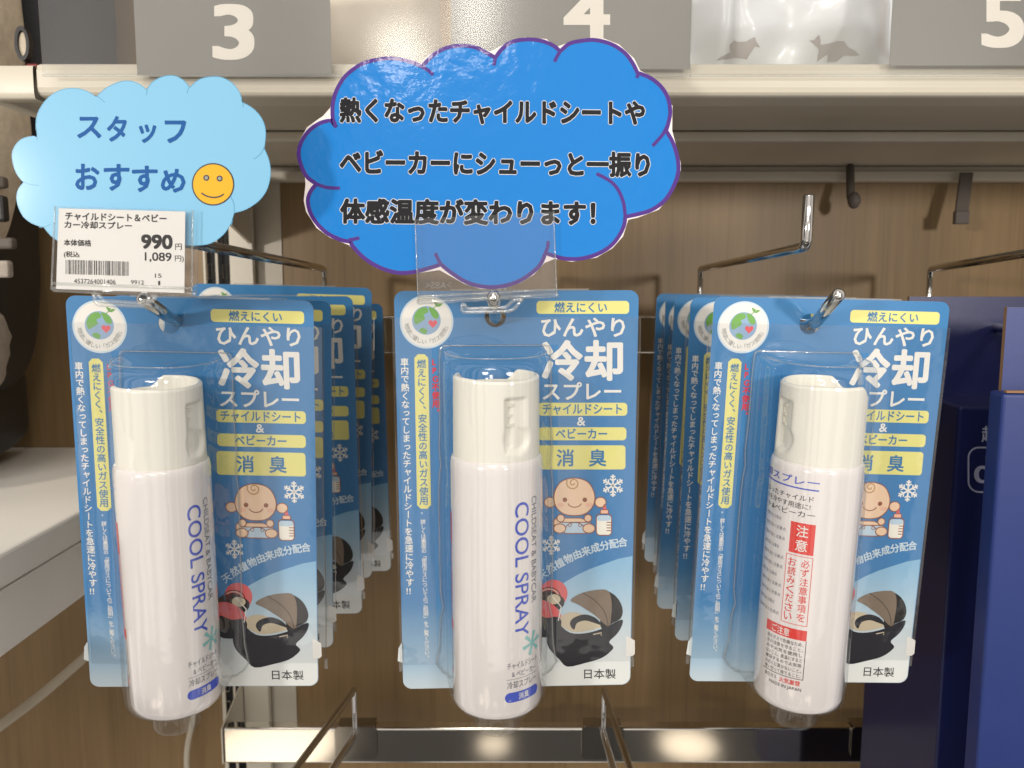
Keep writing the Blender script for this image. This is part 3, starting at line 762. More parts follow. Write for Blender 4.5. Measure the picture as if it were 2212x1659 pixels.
def make_card():
    m = MB(); T_ = .0004
    out = rrect(-CW / 2, -CH / 2, CW / 2, CH / 2, .0045)
    # little locking tabs near the bottom
    tabR = [cp(1360, 1372), cp(1371, 1383), cp(1371, 1414), cp(1359, 1418)]
    m.plate(out, 0, T_, 'card', [disc(HX, HZ, .005, 28)], back='card_back')
    p = Print(m, 0, cp)
    p.poly([cp_ for cp_ in ((1352, 1375), (1357, 1375), (1371, 1383), (1371, 1412), (1366, 1417), (1352, 1417))], 'white', 5)
    m.add([(x, 0, z) for x, z in [cp(867, 1390), cp(861, 1400), cp(859, 1428), cp(871, 1432), cp(871, 1388)]], [(0, 1, 2, 3, 4)], 'card_sky')
    # pale sky with its curved edge, lower right
    arc = [(1372, 1201), (1336, 1207), (1299, 1220), (1272, 1230), (1247, 1242), (1219, 1258), (1190, 1280), (1160, 1308), (1130, 1345), (1105, 1385), (1085, 1430), (1078, 1470)]
    x0, z0 = cp(1078, 1470)
    pts = [cp(*a) for a in arc]; pts[0] = (CW / 2 - .0003, pts[0][1])
    bx_ = CW / 2 - .0003; bz_ = -CH / 2 + .0003; r = .0045
    pts += [(pts[-1][0], bz_), (bx_ - r, bz_)] + [(bx_ - r + r * math.sin(R(a)), bz_ + r - r * math.cos(R(a))) for a in (15, 30, 45, 60, 75, 90)]
    Print(m, 0, lambda x, z: (x, z)).poly(pts, 'card_sky', 1)
    # right-hand column
    p.pill(1159, 650, 1359, 678, 8, 'yellow'); p.text('燃えにくい', 1198, 653, 1311, 675, 'blue_t', bold=.022)
    p.text('ひんやり', 1170, 687, 1349, 727, 'white', bold=.022)
    p.text('冷却', 1173, 737, 1343, 820, 'white', bold=.034)
    p.text('スプレー', 1173, 826, 1341, 863, 'white', bold=.022)
    p.pill(1163, 870, 1355, 898, 8, 'yellow'); p.text('チャイルドシート', 1172, 873, 1343, 895, 'blue_t', bold=.024)
    p.text('&', 1247, 901, 1264, 919, 'white', bold=.02)
    p.pill(1163, 923, 1353, 951, 8, 'yellow'); p.text('ベビーカー', 1201, 926, 1311, 947, 'blue_t', bold=.024)
    p.pill(1160, 962, 1351, 1014, 7, 'yellow')
    p.text('消', 1203, 971, 1239, 1007, 'blue_t', bold=.022); p.text('臭', 1273, 971, 1309, 1007, 'blue_t', bold=.022)
    def flake(cx, cy, r, key='white'):
        for k in range(6):
            a = R(60 * k + 90); dx, dy = math.cos(a), math.sin(a)
            p.stroke([(cx, cy), (cx + dx * r, cy + dy * r)], r * .15, key, 2)
            for f_, l_ in ((.45, .34), (.72, .26)):
                for s_ in (-1, 1):
                    b = a + s_ * R(55)
                    p.stroke([(cx + dx * r * f_, cy + dy * r * f_), (cx + dx * r * f_ + math.cos(b) * r * l_, cy + dy * r * f_ + math.sin(b) * r * l_)], r * .12, key, 3)
    flake(1324, 1049, 24); flake(1191, 1178, 21)
    # the sitting baby drawing
    ol = 2.0
    for ex in (1188, 1297): p.poly(disc(ex, 1085, 12, 20, 11), 'skin', 2); p.stroke(disc(ex, 1085, 12, 20, 11), ol, 'line', 3, True)
    p.poly(rrect(1196, 1119, 1262, 1139, 9), 'skin', 2); p.stroke(rrect(1196, 1119, 1262, 1139, 9), ol, 'line', 3, True)
    p.poly(rrect(1204, 1122, 1276, 1147, 8), 'skin', 4)
    p.poly([(1209, 1128), (1275, 1128), (1277, 1148), (1262, 1152), (1225, 1152), (1207, 1148)], 'nappy', 5)
    p.stroke([(1209, 1128), (1275, 1128), (1277, 1148), (1262, 1152), (1225, 1152), (1207, 1148)], ol, 'line', 6, True)
    p.stroke(arcpts(1242, 1144, 21, 16, 180, 360), ol, 'line', 6)
    for ex in (1231, 1253): p.stroke(disc(ex, 1134, 3.5, 12), 1.4, 'line', 7, True)
    for ex, a in ((1211, 1), (1270, -1)):
        p.poly(disc(ex - a * 2, 1141, 13, 18, 10), 'skin', 8); p.stroke(disc(ex - a * 2, 1141, 13, 18, 10), ol, 'line', 9, True)
        p.poly(disc(ex, 1119, 8, 18), 'skin', 8); p.stroke(disc(ex, 1119, 8, 18), ol, 'line', 9, True)
    hd = smooth_loop([(1241, 1032), (1270, 1041), (1284, 1067), (1281, 1092), (1264, 1109), (1241, 1113), (1217, 1109), (1200, 1092), (1197, 1067), (1211, 1041)], 4)
    p.poly(hd, 'skin', 10); p.stroke(hd, ol, 'line', 11, True)
    p.stroke([(1238 + (2 + t * .72) * math.cos(t * .55), 1043 + (2 + t * .72) * math.sin(t * .55)) for t in range(0, 19)], 2.8, 'curl', 12)
    for ex in (1220, 1263): p.poly(disc(ex, 1079, 5, 16), 'line', 12)
    for ex in (1211, 1272): p.poly(disc(ex, 1090, 8, 16, 5), 'blush', 11)
    p.stroke(arcpts(1241, 1084, 15, 11, 15, 165), 2, 'line', 12)
    # feeding bottle
    p.poly(rrect(1288, 1113, 1321, 1156, 8), 'milk', 2); p.poly(rrect(1289, 1113, 1320, 1125, 6), 'nappy', 3)
    p.stroke(rrect(1288, 1110, 1321, 1156, 8), ol, 'line', 4, True)
    p.poly(rrect(1297, 1101, 1314, 1110, 2), 'blush', 2); p.stroke(rrect(1297, 1101, 1314, 1110, 2), 1.6, 'line', 4, True)
    p.poly([(1302, 1101), (1304, 1089), (1308, 1089), (1310, 1101)], 'pink', 2)
    for k in range(4): p.stroke([(1310, 1128 + 6 * k), (1320, 1128 + 6 * k)], 1.8, 'line', 5)
    # arched line of text
    for ch, x, y, a in (('天', 1172, 1241, -36), ('然', 1190, 1227, -32), ('植', 1209, 1216, -27), ('物', 1228, 1206, -23), ('由', 1247, 1197, -20), ('来', 1266, 1190, -17),
                        ('成', 1286, 1183, -14), ('分', 1306, 1178, -11), ('配', 1326, 1174, -9), ('合', 1345, 1171, -7)):
        p.char(ch, x, y, 21, 'white2', 3, .03, a)
    # child in a red and black car seat, half hidden by the can
    p.poly(disc(1196, 1282, 30), 'pink', 3)
    for r in (24, 20, 16, 12): p.stroke(arcpts(1186, 1288, r, r * .8, 190, 355), 1.8, 'beige_p' if r % 8 else 'ink', 4)
    p.poly(smooth_loop([(1150, 1290), (1180, 1276), (1206, 1284), (1219, 1296), (1214, 1312), (1190, 1322), (1155, 1320)], 3), 'ink', 5)
    p.poly(disc(1196, 1294, 15, 18, 11), 'beige_p', 6)
    p.poly(smooth_loop([(1150, 1300), (1175, 1296), (1200, 1310), (1212, 1330), (1196, 1342), (1160, 1340)], 3), 'pink', 7)
    p.poly(smooth_loop([(1150, 1326), (1180, 1334), (1206, 1332), (1212, 1350), (1190, 1374), (1150, 1370)], 3), 'navy_ink', 8)
    p.stroke([(1190, 1284), (1212, 1310), (1206, 1340)], 2.2, 'white', 9)
    # carrycot
    p.poly(smooth_loop([(1184, 1354), (1180, 1376), (1186, 1400), (1208, 1424), (1226, 1440), (1264, 1432), (1300, 1421), (1322, 1404), (1324, 1396), (1316, 1386), (1332, 1370), (1343, 1352), (1342, 1338), (1300, 1358), (1262, 1368), (1230, 1366), (1206, 1346), (1198, 1338)], 3), 'navy_ink', 3)
    p.poly(smooth_loop([(1206, 1346), (1212, 1330), (1236, 1322), (1262, 1328), (1290, 1340), (1302, 1352), (1270, 1362), (1236, 1364)], 3), 'beige_p', 4)
    p.poly(smooth_loop([(1231, 1348), (1238, 1335), (1262, 1327), (1286, 1334), (1300, 1350), (1286, 1346), (1264, 1340), (1246, 1346), (1240, 1360)], 3), 'navy_ink', 5)
    p.poly(smooth_loop([(1296, 1276), (1320, 1280), (1337, 1296), (1345, 1318), (1340, 1336), (1322, 1346), (1300, 1358), (1296, 1330)], 3), 'ink', 6)
    p.poly(smooth_loop([(1232, 1296), (1258, 1280), (1298, 1273), (1315, 1278), (1321, 1300), (1320, 1330), (1314, 1353), (1284, 1328), (1250, 1306)], 3), 'taupe', 7)
    p.stroke(smooth_loop([(1258, 1280), (1284, 1296), (1306, 1322), (1314, 1352)], 4, False), 1.2, 'ink', 8)
    p.stroke([(1281, 1370), (1299, 1366), (1298, 1372)], 2.2, 'beige_p', 8)
    p.text('日本製', 1262, 1445, 1330, 1466, 'ink', 2, .008)
    # round earth seal
    p.poly(disc(921.5, 695, 58, 40), 'white2', 1); p.poly(disc(921.5, 695, 54, 40), 'white', 2)
    p.poly(disc(921, 692, 31, 32), 'globe', 3)
    p.poly(smooth_loop([(894, 684), (905, 667), (921, 664), (925, 674), (915, 680), (918, 688), (905, 698), (897, 700)], 3), 'green', 4)
    p.poly(smooth_loop([(926, 664), (938, 667), (947, 678), (946, 688), (936, 686), (930, 676)], 3), 'green', 4)
    p.poly(smooth_loop([(905, 714), (913, 708), (923, 714), (918, 722)], 3), 'green', 4)
    hx, hy = 935, 699
    p.poly([(hx + 9.5 * (math.sin(a) ** 3), hy - .62 * (13 * math.cos(a) - 5 * math.cos(2 * a) - 2 * math.cos(3 * a) - math.cos(4 * a))) for a in [2 * math.pi * k / 28 for k in range(28)]], 'heart', 5)
    p.stroke([(934, 668), (943, 660), (946, 654)], 1.8, 'green', 5)
    p.poly(smooth_loop([(944, 662), (939, 657), (937, 651), (944, 654)], 2), 'green', 5); p.poly(smooth_loop([(944, 662), (948, 656), (956, 656), (950, 662)], 2), 'green', 5)
    s_ = '地球に優しい「ガス使用」'
    for i, ch in enumerate(s_):
        a = 168 - i * (156 / (len(s_) - 1))
        p.char(ch, 921.5 + 43 * math.cos(R(a)), 695 + 43 * math.sin(R(a)), 12, 'grey_t', 3, .01, a - 90)
    # left-hand columns
    p.column('車内で熱くなってしまったチャイルドシートを急速に冷やす‼', 874, 782, 886, 1276, 18.5, 'white', 2, .02)
    a_, b_ = 895, 766
    p.poly([(903, 765), (917, 765), (925, 773), (931, 1091), (923, 1099), (909, 1099), (901, 1091), (895, 773)], 'yellow', 1)
    p.column('燃えにくく、安全性の高いガス使用', 910.5, 786, 916, 1081, 20, 'blue_t', 2, .02)
    p.column('LPG不使用。', 939, 782, 943, 890, 17.5, 'red', 2, .03)
    p.char('※', 913, 1108, 9, 'white2', 2)
    p.column('詳しくは裏面の「使用ガスについてのご説明」をご覧ください。', 914, 1127, 923, 1420, 11.5, 'white', 2, .014)
    return m

CANR, CAPR, CANY = .0211, .0196, -.0244
CANZ = -CH / 2 + .0075            # bottom of the can in card coordinates
BODY_H, CAP_H = .1200, .0365
CANX = -.0104
def make_can(mb):
    prof = [(0, .0012), (.014, .0012), (.0172, 0), (.0193, .0003), (.0206, .0016), (.0211, .004), (CANR, .03), (CANR, .06), (CANR, BODY_H - .006),
            (.0210, BODY_H - .003), (.0206, BODY_H - .001), (.0199, BODY_H), (.0180, BODY_H)]
    mb.lathe(prof, 'can', 64)
    pm = MB()
    def f(a, z): return (R(a) * CANR, z)         # (degrees round the can, height)
    p = Print(pm, 0, f)
    def vtext(t, a, z0, z1, key, wid, bold):
        """line running down the can, letters turned a quarter clockwise; wid in degrees"""
        vs, fs, xa, xb, ya, yb = glyphs(t, bold * .6)
        out = []
        for x, y in vs:
            u = (x - xa) / (xb - xa); v = (y - ya) / (yb - ya)
            out.append((a - wid / 2 + wid * v, z0 + (z1 - z0) * u))
        pm.add(p._at(out, 2), fs, key)
    vtext('COOL SPRAY', 34, .1023, .0400, 'violet', 19.5, .012)
    vtext('CHILDSEAT & BABYCAR', 53.5, .1037, .0542, 'can_grey', 9.5, .0)
    cx, cz = 50, .0352
    for k in range(6):
        a = R(60 * k + 75)
        dx, dz = math.cos(a) * .0056, math.sin(a) * .0056; nx, nz = -math.sin(a) * .0008, math.cos(a) * .0008
        s0 = R(cx) * CANR
        pm.add([(s0 + nx * .5, -2 * p.STEP - k * .00001, cz + nz * .5), (s0 - nx * .5, -2 * p.STEP - k * .00001, cz - nz * .5), (s0 + dx - nx * 1.2, -2 * p.STEP - k * .00001, cz + dz - nz * 1.2), (s0 + dx + nx * 1.2, -2 * p.STEP - k * .00001, cz + dz + nz * 1.2)], [(0, 1, 2, 3)], 'teal')
    p.text('チャイルドシート', 14, .0283, 60, .0251, 'can_grey', bold=.004)
    p.text('& ベビーカー', 20, .0243, 57, .0214, 'can_grey', bold=.004)
    p.stroke([(13, .0203), (60, .0203)], .0002, 'can_grey')
    p.text('冷却スプレー', 14, .0194, 58, .0158, 'can_grey', bold=.006)
    pl = [(s_ / CANR * 180 / math.pi, z) for s_, z in rrect(R(11) * CANR, .0092, R(62) * CANR, .0140, .0024)]
    p.poly(pl, 'violet', 1); p.text('消臭', 29, .0132, 44, .0100, 'white', bold=.01)
    # the caution panel on the other side
    A = -119
    p = Print(pm, 0, lambda a, z: (R(a) * CANR, .0075 + 1.085 * z))
    p.text('冷却スプレー', -175, .0992, A + 46, .0955, 'violet', bold=.01)
    p.stroke([(-175, .0942), (A + 46, .0942)], .0006, 'violet')
    for k, s_ in enumerate(('熱くなったチャイルド', 'シートを冷やす用途に!', 'シート&ベビーカー')):
        p.text(s_, -170, .0915 - .0034 * k, A + (41, 38, 44)[k], .0889 - .0034 * k, 'ink')
    p.poly([(A + 16, .0795), (A + 46, .0795), (A + 46, .0660), (A + 16, .0660)], 'can_red', 1)
    p.text('注', A + 24, .0785, A + 38, .0735, 'white', bold=.01); p.text('意', A + 24, .0722, A + 38, .0672, 'white', bold=.01)
    for q in (([(A + 14, .0650), (A + 46, .0650)], .00025), ([(A + 14, .0345), (A + 46, .0345)], .00025), ([(A + 14, .0650), (A + 14, .0345)], .7), ([(A + 46, .0650), (A + 46, .0345)], .7)):
        p.stroke(q[0], q[1], 'can_red', 2)
    def vcol(t, a, z0, z1, wid, key, bold=.004):
        n = len(t); h = (z0 - z1) / n
        for i, ch in enumerate(t):
            p.text(ch, a - wid / 2, z0 - i * h - h * .06, a + wid / 2, z0 - (i + 1) * h + h * .06, key, bold=bold)
    vcol('必ず注意事項を', A + 38, .0640, .0360, 10, 'can_red'); vcol('お読みください', A + 22, .0640, .0355, 10, 'can_red')
    p.poly([(A - 8, .0325), (A + 47, .0325), (A + 47, .0278), (A - 8, .0278)], 'can_red', 1)
    p.text('ご注意', A + 2, .0319, A + 26, .0284, 'white', bold=.008)
    for q in (([(A - 8, .0100), (A + 47, .0100)], .00025), ([(A + 47, .0278), (A + 47, .0100)], .7)): p.stroke(q[0], q[1], 'ink', 2)
    for k, s_ in enumerate(('高圧ガスで危険なため、', '次の注意を守ること。', '炎や火気を使用し', 'ないこと。高温にすると', '破裂するので火気等', 'の近くに置かないこと。', '使い切って捨てること。')):
        p.text(s_, A - 5, .0268 - .0024 * k, A + 44, .0250 - .0024 * k, 'ink')
    p.text('高圧ガス', A - 4, .0090, A + 14, .0072, 'ink'); p.text('火気厳禁', A + 18, .0092, A + 44, .0068, 'can_red', bold=.01)
    p.text('MADE IN JAPAN', A + 4, .0060, A + 46, .0041, 'ink')
    for k in range(11): p.text('使用方法と注意点', A - 30, .0800 - .0042 * k, A + (10 if k % 3 else 2), .0784 - .0042 * k, 'can_grey')
    # cut into narrow strips and wrap round the can
    bm = bmesh.new(); me = bpy.data.meshes.new('wrap'); me.from_pydata(pm.v, [], pm.f); me.polygons.foreach_set('material_index', pm.m); me.update()
    bm.from_mesh(me)
    s0 = min(v[0] for v in pm.v); s1 = max(v[0] for v in pm.v); x = s0 + .0009
    while x < s1:
        bmesh.ops.bisect_plane(bm, geom=bm.verts[:] + bm.edges[:] + bm.faces[:], plane_co=(x, 0, 0), plane_no=(1, 0, 0), dist=1e-7); x += .0009
    bm.verts.index_update()
    vs = []
    for v in bm.verts:
        a = v.co.x / CANR; r = CANR + .00005 - v.co.y
        vs.append((r * math.sin(a), -r * math.cos(a), v.co.z))
    for k, key in enumerate(pm.mats):
        fs = [tuple(v.index for v in fc.verts) for fc in bm.faces if fc.material_index == k]
        used = sorted({i for f_ in fs for i in f_}); mp_ = {i: j for j, i in enumerate(used)}
        mb.add([vs[i] for i in used], [tuple(mp_[i] for i in f_) for f_ in fs], key)
    bm.free(); bpy.data.meshes.remove(me)
def sst(a, b, x):
    t = max(0, min(1, (x - a) / (b - a))); return t * t * (3 - 2 * t)
def make_cap():
    m = MB(); NU = 160
    def top(th):
        d = abs(((th + 180) % 360) - 180)                 # 0 at the nozzle, 180 behind
        drop = .0050 * sst(124, 146, d)
        return CAP_H - drop - .0006 * sst(70, 20, d)
    def rec(th, z):
        """how far the outer wall is scooped in round the nozzle"""
        s = R(((th + 180) % 360) - 180) * CAPR
        e = sst(-.0032, -.0026, s) * (1 - sst(.0062, .0088, s)) * sst(.0035, .0075 + max(0, s) * .2, z) * (1 - sst(.0275, .0290, z))
        r2 = math.hypot(s - .0028, z - .0105)
        e2 = (1 - sst(.0045, .0078, r2)) * .8
        return .0025 * max(e * (1 - .55 * sst(-.001, .0085, s)), e2 * sst(-.006, -.002, s))
    NV = 54
    def wall(u, v):
        th = 360 * u; h = top(th); z = h * v; a = R(th)
        r = CAPR - .0003 * v - rec(th, z) - .0007 * sst(.985, 1, v) + (-.0004 * (1 - sst(0, .02, v)))
        return (r * math.sin(a), -r * math.cos(a), z)
    m.grid(wall, NU, NV, 'cap', wrap=True)
    def rim(u, v):
        th = 360 * u; a = R(th); h = top(th)
        r = CAPR - .0010 - .0013 * min(1, v * 3); z = h + .0002 * math.sin(math.pi * min(1, v * 3)) - max(0, v - .33) / .67 * .0075
        return (r * math.sin(a), -r * math.cos(a), z)
    m.grid(rim, NU, 12, 'cap', wrap=True)
    def dish(u, v):
        th = 360 * u; a = R(th); r = (CAPR - .0023) * (1 - v)
        z0 = top(th) - .0073; zc = CAP_H - .0105
        return (r * math.sin(a), -r * math.cos(a), z0 + (zc - z0) * sst(0, .6, v) + .001 * math.sin(r * 300))
    m.grid(dish, NU, 12, 'cap', wrap=True)
    return m
def make_nozzle():
    m = MB(); y = -CAPR + .0018
    for x0, x1, z0, z1 in ((-.0024, -.0012, .016, .0262), (-.0012, .0014, .0248, .0262), (-.0012, .0006, .0204, .0216), (-.0012, .0014, .016, .0174)):
        m.box(x0, x1, y, y + .003, z0, z1, 'cap_in')
    return m
def make_blister():
    m = MB(); n = 34
    sec = [  # z, half width, depth, rib half width
        (.0741, .0160, .0003, .0222), (.0740, .0196, .0120, .0236), (.0736, .0216, .0270, .0245), (.0726, .0229, .0372, .0250), (.0706, .0237, .0424, .0252), (.0676, .0240, .0446, .0254), (.0600, .0242, .0452, .0255),
        (.0400, .0241, .0453, .0256), (.0250, .0239, .0453, .0262), (.0160, .0234, .0453, .0256), (.0120, .0237, .0453, .0262), (.0060, .0240, .0452, .0266), (-.0050, .0240, .0453, .0268),
        (-.0300, .0240, .0453, .0268), (-.0480, .0240, .0453, .0266), (-.0560, .0238, .0453, .0254), (-.0620, .0238, .0453, .0268), (-.0760, .0238, .0453, .0274), (-.0860, .0236, .0450, .0290),
        (-.0905, .0228, .0440, .0262), (-.0930, .0205, .0415, .0230), (-.0938, .0150, .0370, .0190), (-.0940, .0060, .0300, .0100), (-.0940, .0002, .0240, .0008)]
    vs = []
    for z, hw, d, rb in sec:
        row = [(-rb - .0012, -.0006, z), (-rb, -.0028 if d > .004 else -.0007, z)]
        for i in range(n + 1):
            a = math.pi * i / n; c, s = math.cos(a), math.sin(a); e = 2 / 2.7
            dd = max(d - .003, 0)
            row.append((-hw * math.copysign(abs(c) ** e, c), -(.003 if d > .004 else .0006) - dd * abs(s) ** e, z))
        row += [(rb, -.0028 if d > .004 else -.0007, z), (rb + .0012, -.0006, z)]
        vs += row
    c = n + 5
    vs = [(x * 1.035 + CANX, y * 1.03, z) for x, y, z in vs]
    m.add(vs, [(j * c + i, j * c + i + 1, (j + 1) * c + i + 1, (j + 1) * c + i) for j in range(len(sec) - 1) for i in range(c - 1)], 'blister', True)
    # moulded beads: foot of the bubble and its crown
    foot = [(-rb * 1.035 + CANX, -.0012, z) for z, hw, d, rb in sec[::-1]] + [(rb * 1.035 + CANX, -.0012, z) for z, hw, d, rb in sec]
    m.tube(foot[1:-1], .00042, 'clear_edge', 6)
    k_ = 3 * c; m.tube([(x, y - .0002, z) for x, y, z in vs[k_ + 3:k_ + c - 3]], .00034, 'clear_edge', 6)
    # drip cup under the can
    m.lathe([(.0146, -.0939), (.0134, -.0946), (.0126, -.0965), (.0116, -.1040), (.0112, -.1062), (.0100, -.1072), (.0030, -.1070), (.0001, -.1066)], 'blister', 40, CANX, -.0225)
    # flange over the card, folded round its sides
    fw = CW / 2 + .0011; zt_, zb_ = CH / 2 - .0125, -CH / 2 + .0130
    for x0, x1, z0, z1 in ((-fw, CANX - .0300, zb_, zt_), (CANX + .0300, fw, zb_, zt_), (CANX - .0300, CANX + .0300, .0742, zt_)):
        m.grid(lambda u, v: (x0 + (x1 - x0) * u, -.0006 - .0004 * math.sin(math.pi * v) * math.sin(6.28 * u), z0 + (z1 - z0) * v), 10, 16, 'blister')
    for s_ in (-1, 1):
        m.grid(lambda u, v: (s_ * (fw + .0003 * math.sin(9 * v)), -.0006 + .0032 * u, zb_ + (zt_ - zb_) * v), 2, 12, 'clear_edge')
        m.box(s_ * fw - .0008, s_ * fw + .0008, .0010, .0026, zb_ - .004, zb_ + .001, 'clear_edge')
    m.box(-.031, .034, .0008, .0014, CH / 2 - .001, CH / 2 + .0008, 'clear_edge')
    return m

GRP = {'left': 'blister packs hanging on the left hook', 'mid': 'blister packs on the middle hook', 'right': 'blister packs hanging on the right hook'}
def pack_at(root, centre, rot):
    mt = Euler([R(v) for v in rot]).to_matrix()
    root.location = Vector(centre) + mt @ Vector((HX, 0, HZ)) + Vector((0, 0, Z0)); root.rotation_euler = [R(v) for v in rot]
def make_pack():
    t = thing('spray_pack', 'x', 'spray pack')
    off = Vector((-HX, 0, -HZ))
    make_card().build('card', t, off)
    b = MB(); make_can(b); can = b.build('spray_can', t, off + Vector((CANX, CANY, CANZ)))
    cap = make_cap().build('cap', can, (0, 0, BODY_H - .0004))
    make_nozzle().build('nozzle', cap)
    make_blister().build('blister', t, off)
    return t
def copy_tree(o, parent=None):
    c = o.copy(); C.objects.link(c)
    if parent: c.parent = parent
    for ch in o.children: copy_tree(ch, c)
    return c
def turn(root, body, cap):
    for ch in root.children:
        if ch.name.startswith('spray_can'):
            ch.rotation_euler.z = R(body)
            for g in ch.children:
                if g.name.startswith('cap'): g.rotation_euler.z = R(cap - body)
proto = make_pack()
def place(first, side, centre, rot, body, cap, label):
    t = proto if first else copy_tree(proto)
    pack_at(t, centre, rot); turn(t, body, cap)
    tag(t, label, 'spray pack', GRP[side]); return t
place(True, 'mid', *POSE['mid'], -3, 19, 'single front blister pack on the middle hook, under the big blue cloud sign')
lt = place(False, 'left', *POSE['left'], 20, 64, 'front blister pack on the left hook, under the white price label')
for ch in lt.children:
    if ch.name.startswith('spray_can'): ch.location.x += .0045; ch.rotation_euler = Euler((0, R(-1.0), R(20)))
    if ch.name.startswith('blister'): ch.location.x += .0028
place(False, 'right', *POSE['right'], 56, -86, 'front blister pack on the right hook, its can showing the red caution panel')
def behind(side, corner, px, py, Y, rot, label, k):
    """a pack further back, hung so that its top corner shows at its place in the stack"""
    mt = Euler([R(v) for v in rot]).to_matrix(); sx_ = 1 if corner == 'TR' else -1
    q = P(px, py, Y) - mt @ Vector((sx_ * CW / 2, 0, CH / 2)) - Vector((0, 0, Z0))
    place(False, side, q, rot, (15, -40, 70, 120)[k % 4], (30, -60, 80, 10)[(k + 1) % 4], label)
behind('left', 'TR', 715, 650, .460, (3.4, 1.6, 3.4), 'second blister pack from the front on the left hook', 0)
behind('left', 'TR', 762, 640, .507, (3.3, .1, 1.6), 'third blister pack from the front on the left hook', 1)
behind('left', 'TR', 803, 622, .560, (3.2, 1.5, 2.8), 'fourth blister pack from the front on the left hook', 2)
behind('left', 'TR', 826, 656, .608, (3.0, -.4, 1.0), 'rearmost blister pack on the left hook, in the shadow near the crossbar', 3)
behind('right', 'TL', 1492, 643, .467, (3.1, .5, 2.0), 'second blister pack from the front on the right hook', 1)
behind('right', 'TL', 1458, 637, .514, (3.1, 1.4, .8), 'third blister pack from the front on the right hook', 2)
behind('right', 'TL', 1438, 640, .561, (3.0, .1, 1.6), 'fourth blister pack from the front on the right hook', 0)
behind('right', 'TL', 1419, 634, .608, (3.0, 1.0, .4), 'rearmost blister pack on the right hook, in the shadow near the crossbar', 3)

# ================================================================== signs and holders
def holder(Yh, tl, tr, br, bl_, tab, label, mark=False):
    """clear flip holder standing up from the end of a hook arm"""
    o0 = P(*bl_, Yh); t = thing('tag_holder', label, 'label holder', P((bl_[0] + br[0]) / 2, (bl_[1] + br[1]) / 2, Yh), group='clear tag holders on the hooks')
    f = lambda x, y: ((P(x, y, Yh) - t.location).x, (P(x, y, Yh) - t.location).z)
    q = [f(*tl), f(*tr), f(*br), f(*bl_)]
    m = MB(); m.plate(q, -.0032, -.0024, 'clear', side='clear_edge'); m.build('front_plate', t)
    m = MB(); m.plate([(q[0][0], q[0][1] - .004), (q[1][0], q[1][1] - .004), q[2], q[3]], .0024, .0032, 'clear', side='clear_edge'); m.build('back_plate', t)
    m = MB(); m.tube([(q[3][0] - .0004, 0, q[3][1]), (q[2][0] + .0004, 0, q[2][1])], .0012, 'clear_edge', 8)
    m.tube([(q[3][0], -.002, q[3][1] + .0024), (q[2][0], -.002, q[2][1] + .0024)], .0006, 'clear_edge', 8)
    for a, b in ((q[0], q[3]), (q[1], q[2])): m.tube([(a[0], -.0028, a[1]), (b[0], -.0028, b[1])], .0004, 'clear_edge', 6)
    m.build('rim', t)
    m = MB(); pts = [(*f(x, y),) for x, y in tab]
    m.tube([(x, -.0026, z) for x, z in pts + [pts[0]]], .00095, 'clear_edge', 10, .0012); 
    m.build('hang_tab', t)
    m = MB(); cx = (q[2][0] + q[3][0]) / 2 + .002
    m.box(cx - .009, cx + .009, .0034, .009, q[3][1] + .0005, q[3][1] + .009, 'sleeve'); bevel(m.build('clip', t), .001)
    if mark:
        m = MB(); Print(m, -.0034, f).text('>ABS<', 921, 609, 976, 623, 'clear_edge', flip=True); m.build('embossed_mark', t)
    return t
LY, MY = .352, .380
holder(LY, (127, 447), (422, 455), (420, 636), (119, 625),
       ((209, 634), (213, 652), (220, 657), (312, 661), (330, 655), (345, 638), (333, 640), (326, 650), (310, 655), (228, 650), (224, 640)),
       'clear price tag holder at the end of the left hook')
holder(MY, (898, 474), (1195, 458), (1202, 637), (905, 652),
       ((1128, 645), (1110, 668), (1096, 672), (1003, 674), (998, 668), (1000, 656), (1006, 660), (1010, 667), (1092, 664), (1110, 648)),
       'clear tag holder gripping the big blue cloud sign on the middle hook', True)

def sheet_map(Y, ox, oy):
    o0 = P(ox, oy, Y)
    return o0, (lambda x, y: ((P(x, y, Y) - o0).x, (P(x, y, Y) - o0).z))
# price label paper
Yp = LY - .0019
o0, f = sheet_map(Yp, 265, 545)
m = MB(); m.plate([f(*q) for q in ((127, 450), (400, 457), (398, 633), (121, 624))], 0, .0003, 'paper')
p = Print(m, 0, f); z1_ = lambda x, y: (x * .3677, y * .3677)
def zt1(s_, x0, y0, x1, y1, bold=.01, slope=0):
    p.text(s_, x0 * .3677, y0 * .3677, x1 * .3677, y1 * .3677, 'label_ink', 2, bold, slope * .3677, sharp=s_.isascii())
zt1('チャイルドシート＆ベビー', 385, 1246, 978, 1292, .03, 16); zt1('カー冷却スプレー', 380, 1298, 775, 1340, .03, 8)
zt1('本体価格', 376, 1406, 536, 1443, .03, 4); zt1('990', 834, 1380, 1010, 1458, .034, 3); zt1('円', 1030, 1432, 1068, 1468, .01)
zt1('(税込', 376, 1476, 467, 1514, .025, 3); zt1('1,089', 852, 1482, 1007, 1538, .014, 4); zt1('円)', 1028, 1502, 1080, 1542, .01)
x = 142.0; rnd = random.Random(4)
while x < 279:
    w_ = rnd.choice((.9, .9, 1.7, 2.4)); p.stroke([(x + w_ / 2, 561 + (x - 142) * .03), (x + w_ / 2, 592 + (x - 142) * .03)], w_, 'label_ink', 2); x += w_ + rnd.choice((1.0, 1.0, 1.8, 2.6))
p.text('4537264001406', 160, 602, 250, 612, 'label_ink', 2, .006, 2); p.text('9912', 283, 605, 311, 614, 'label_ink', 2, .006, 1)
p.text('15', 335, 591, 349, 600, 'label_ink', 2, .006); p.text('1', 342, 607, 346, 616, 'label_ink', 2, .006)
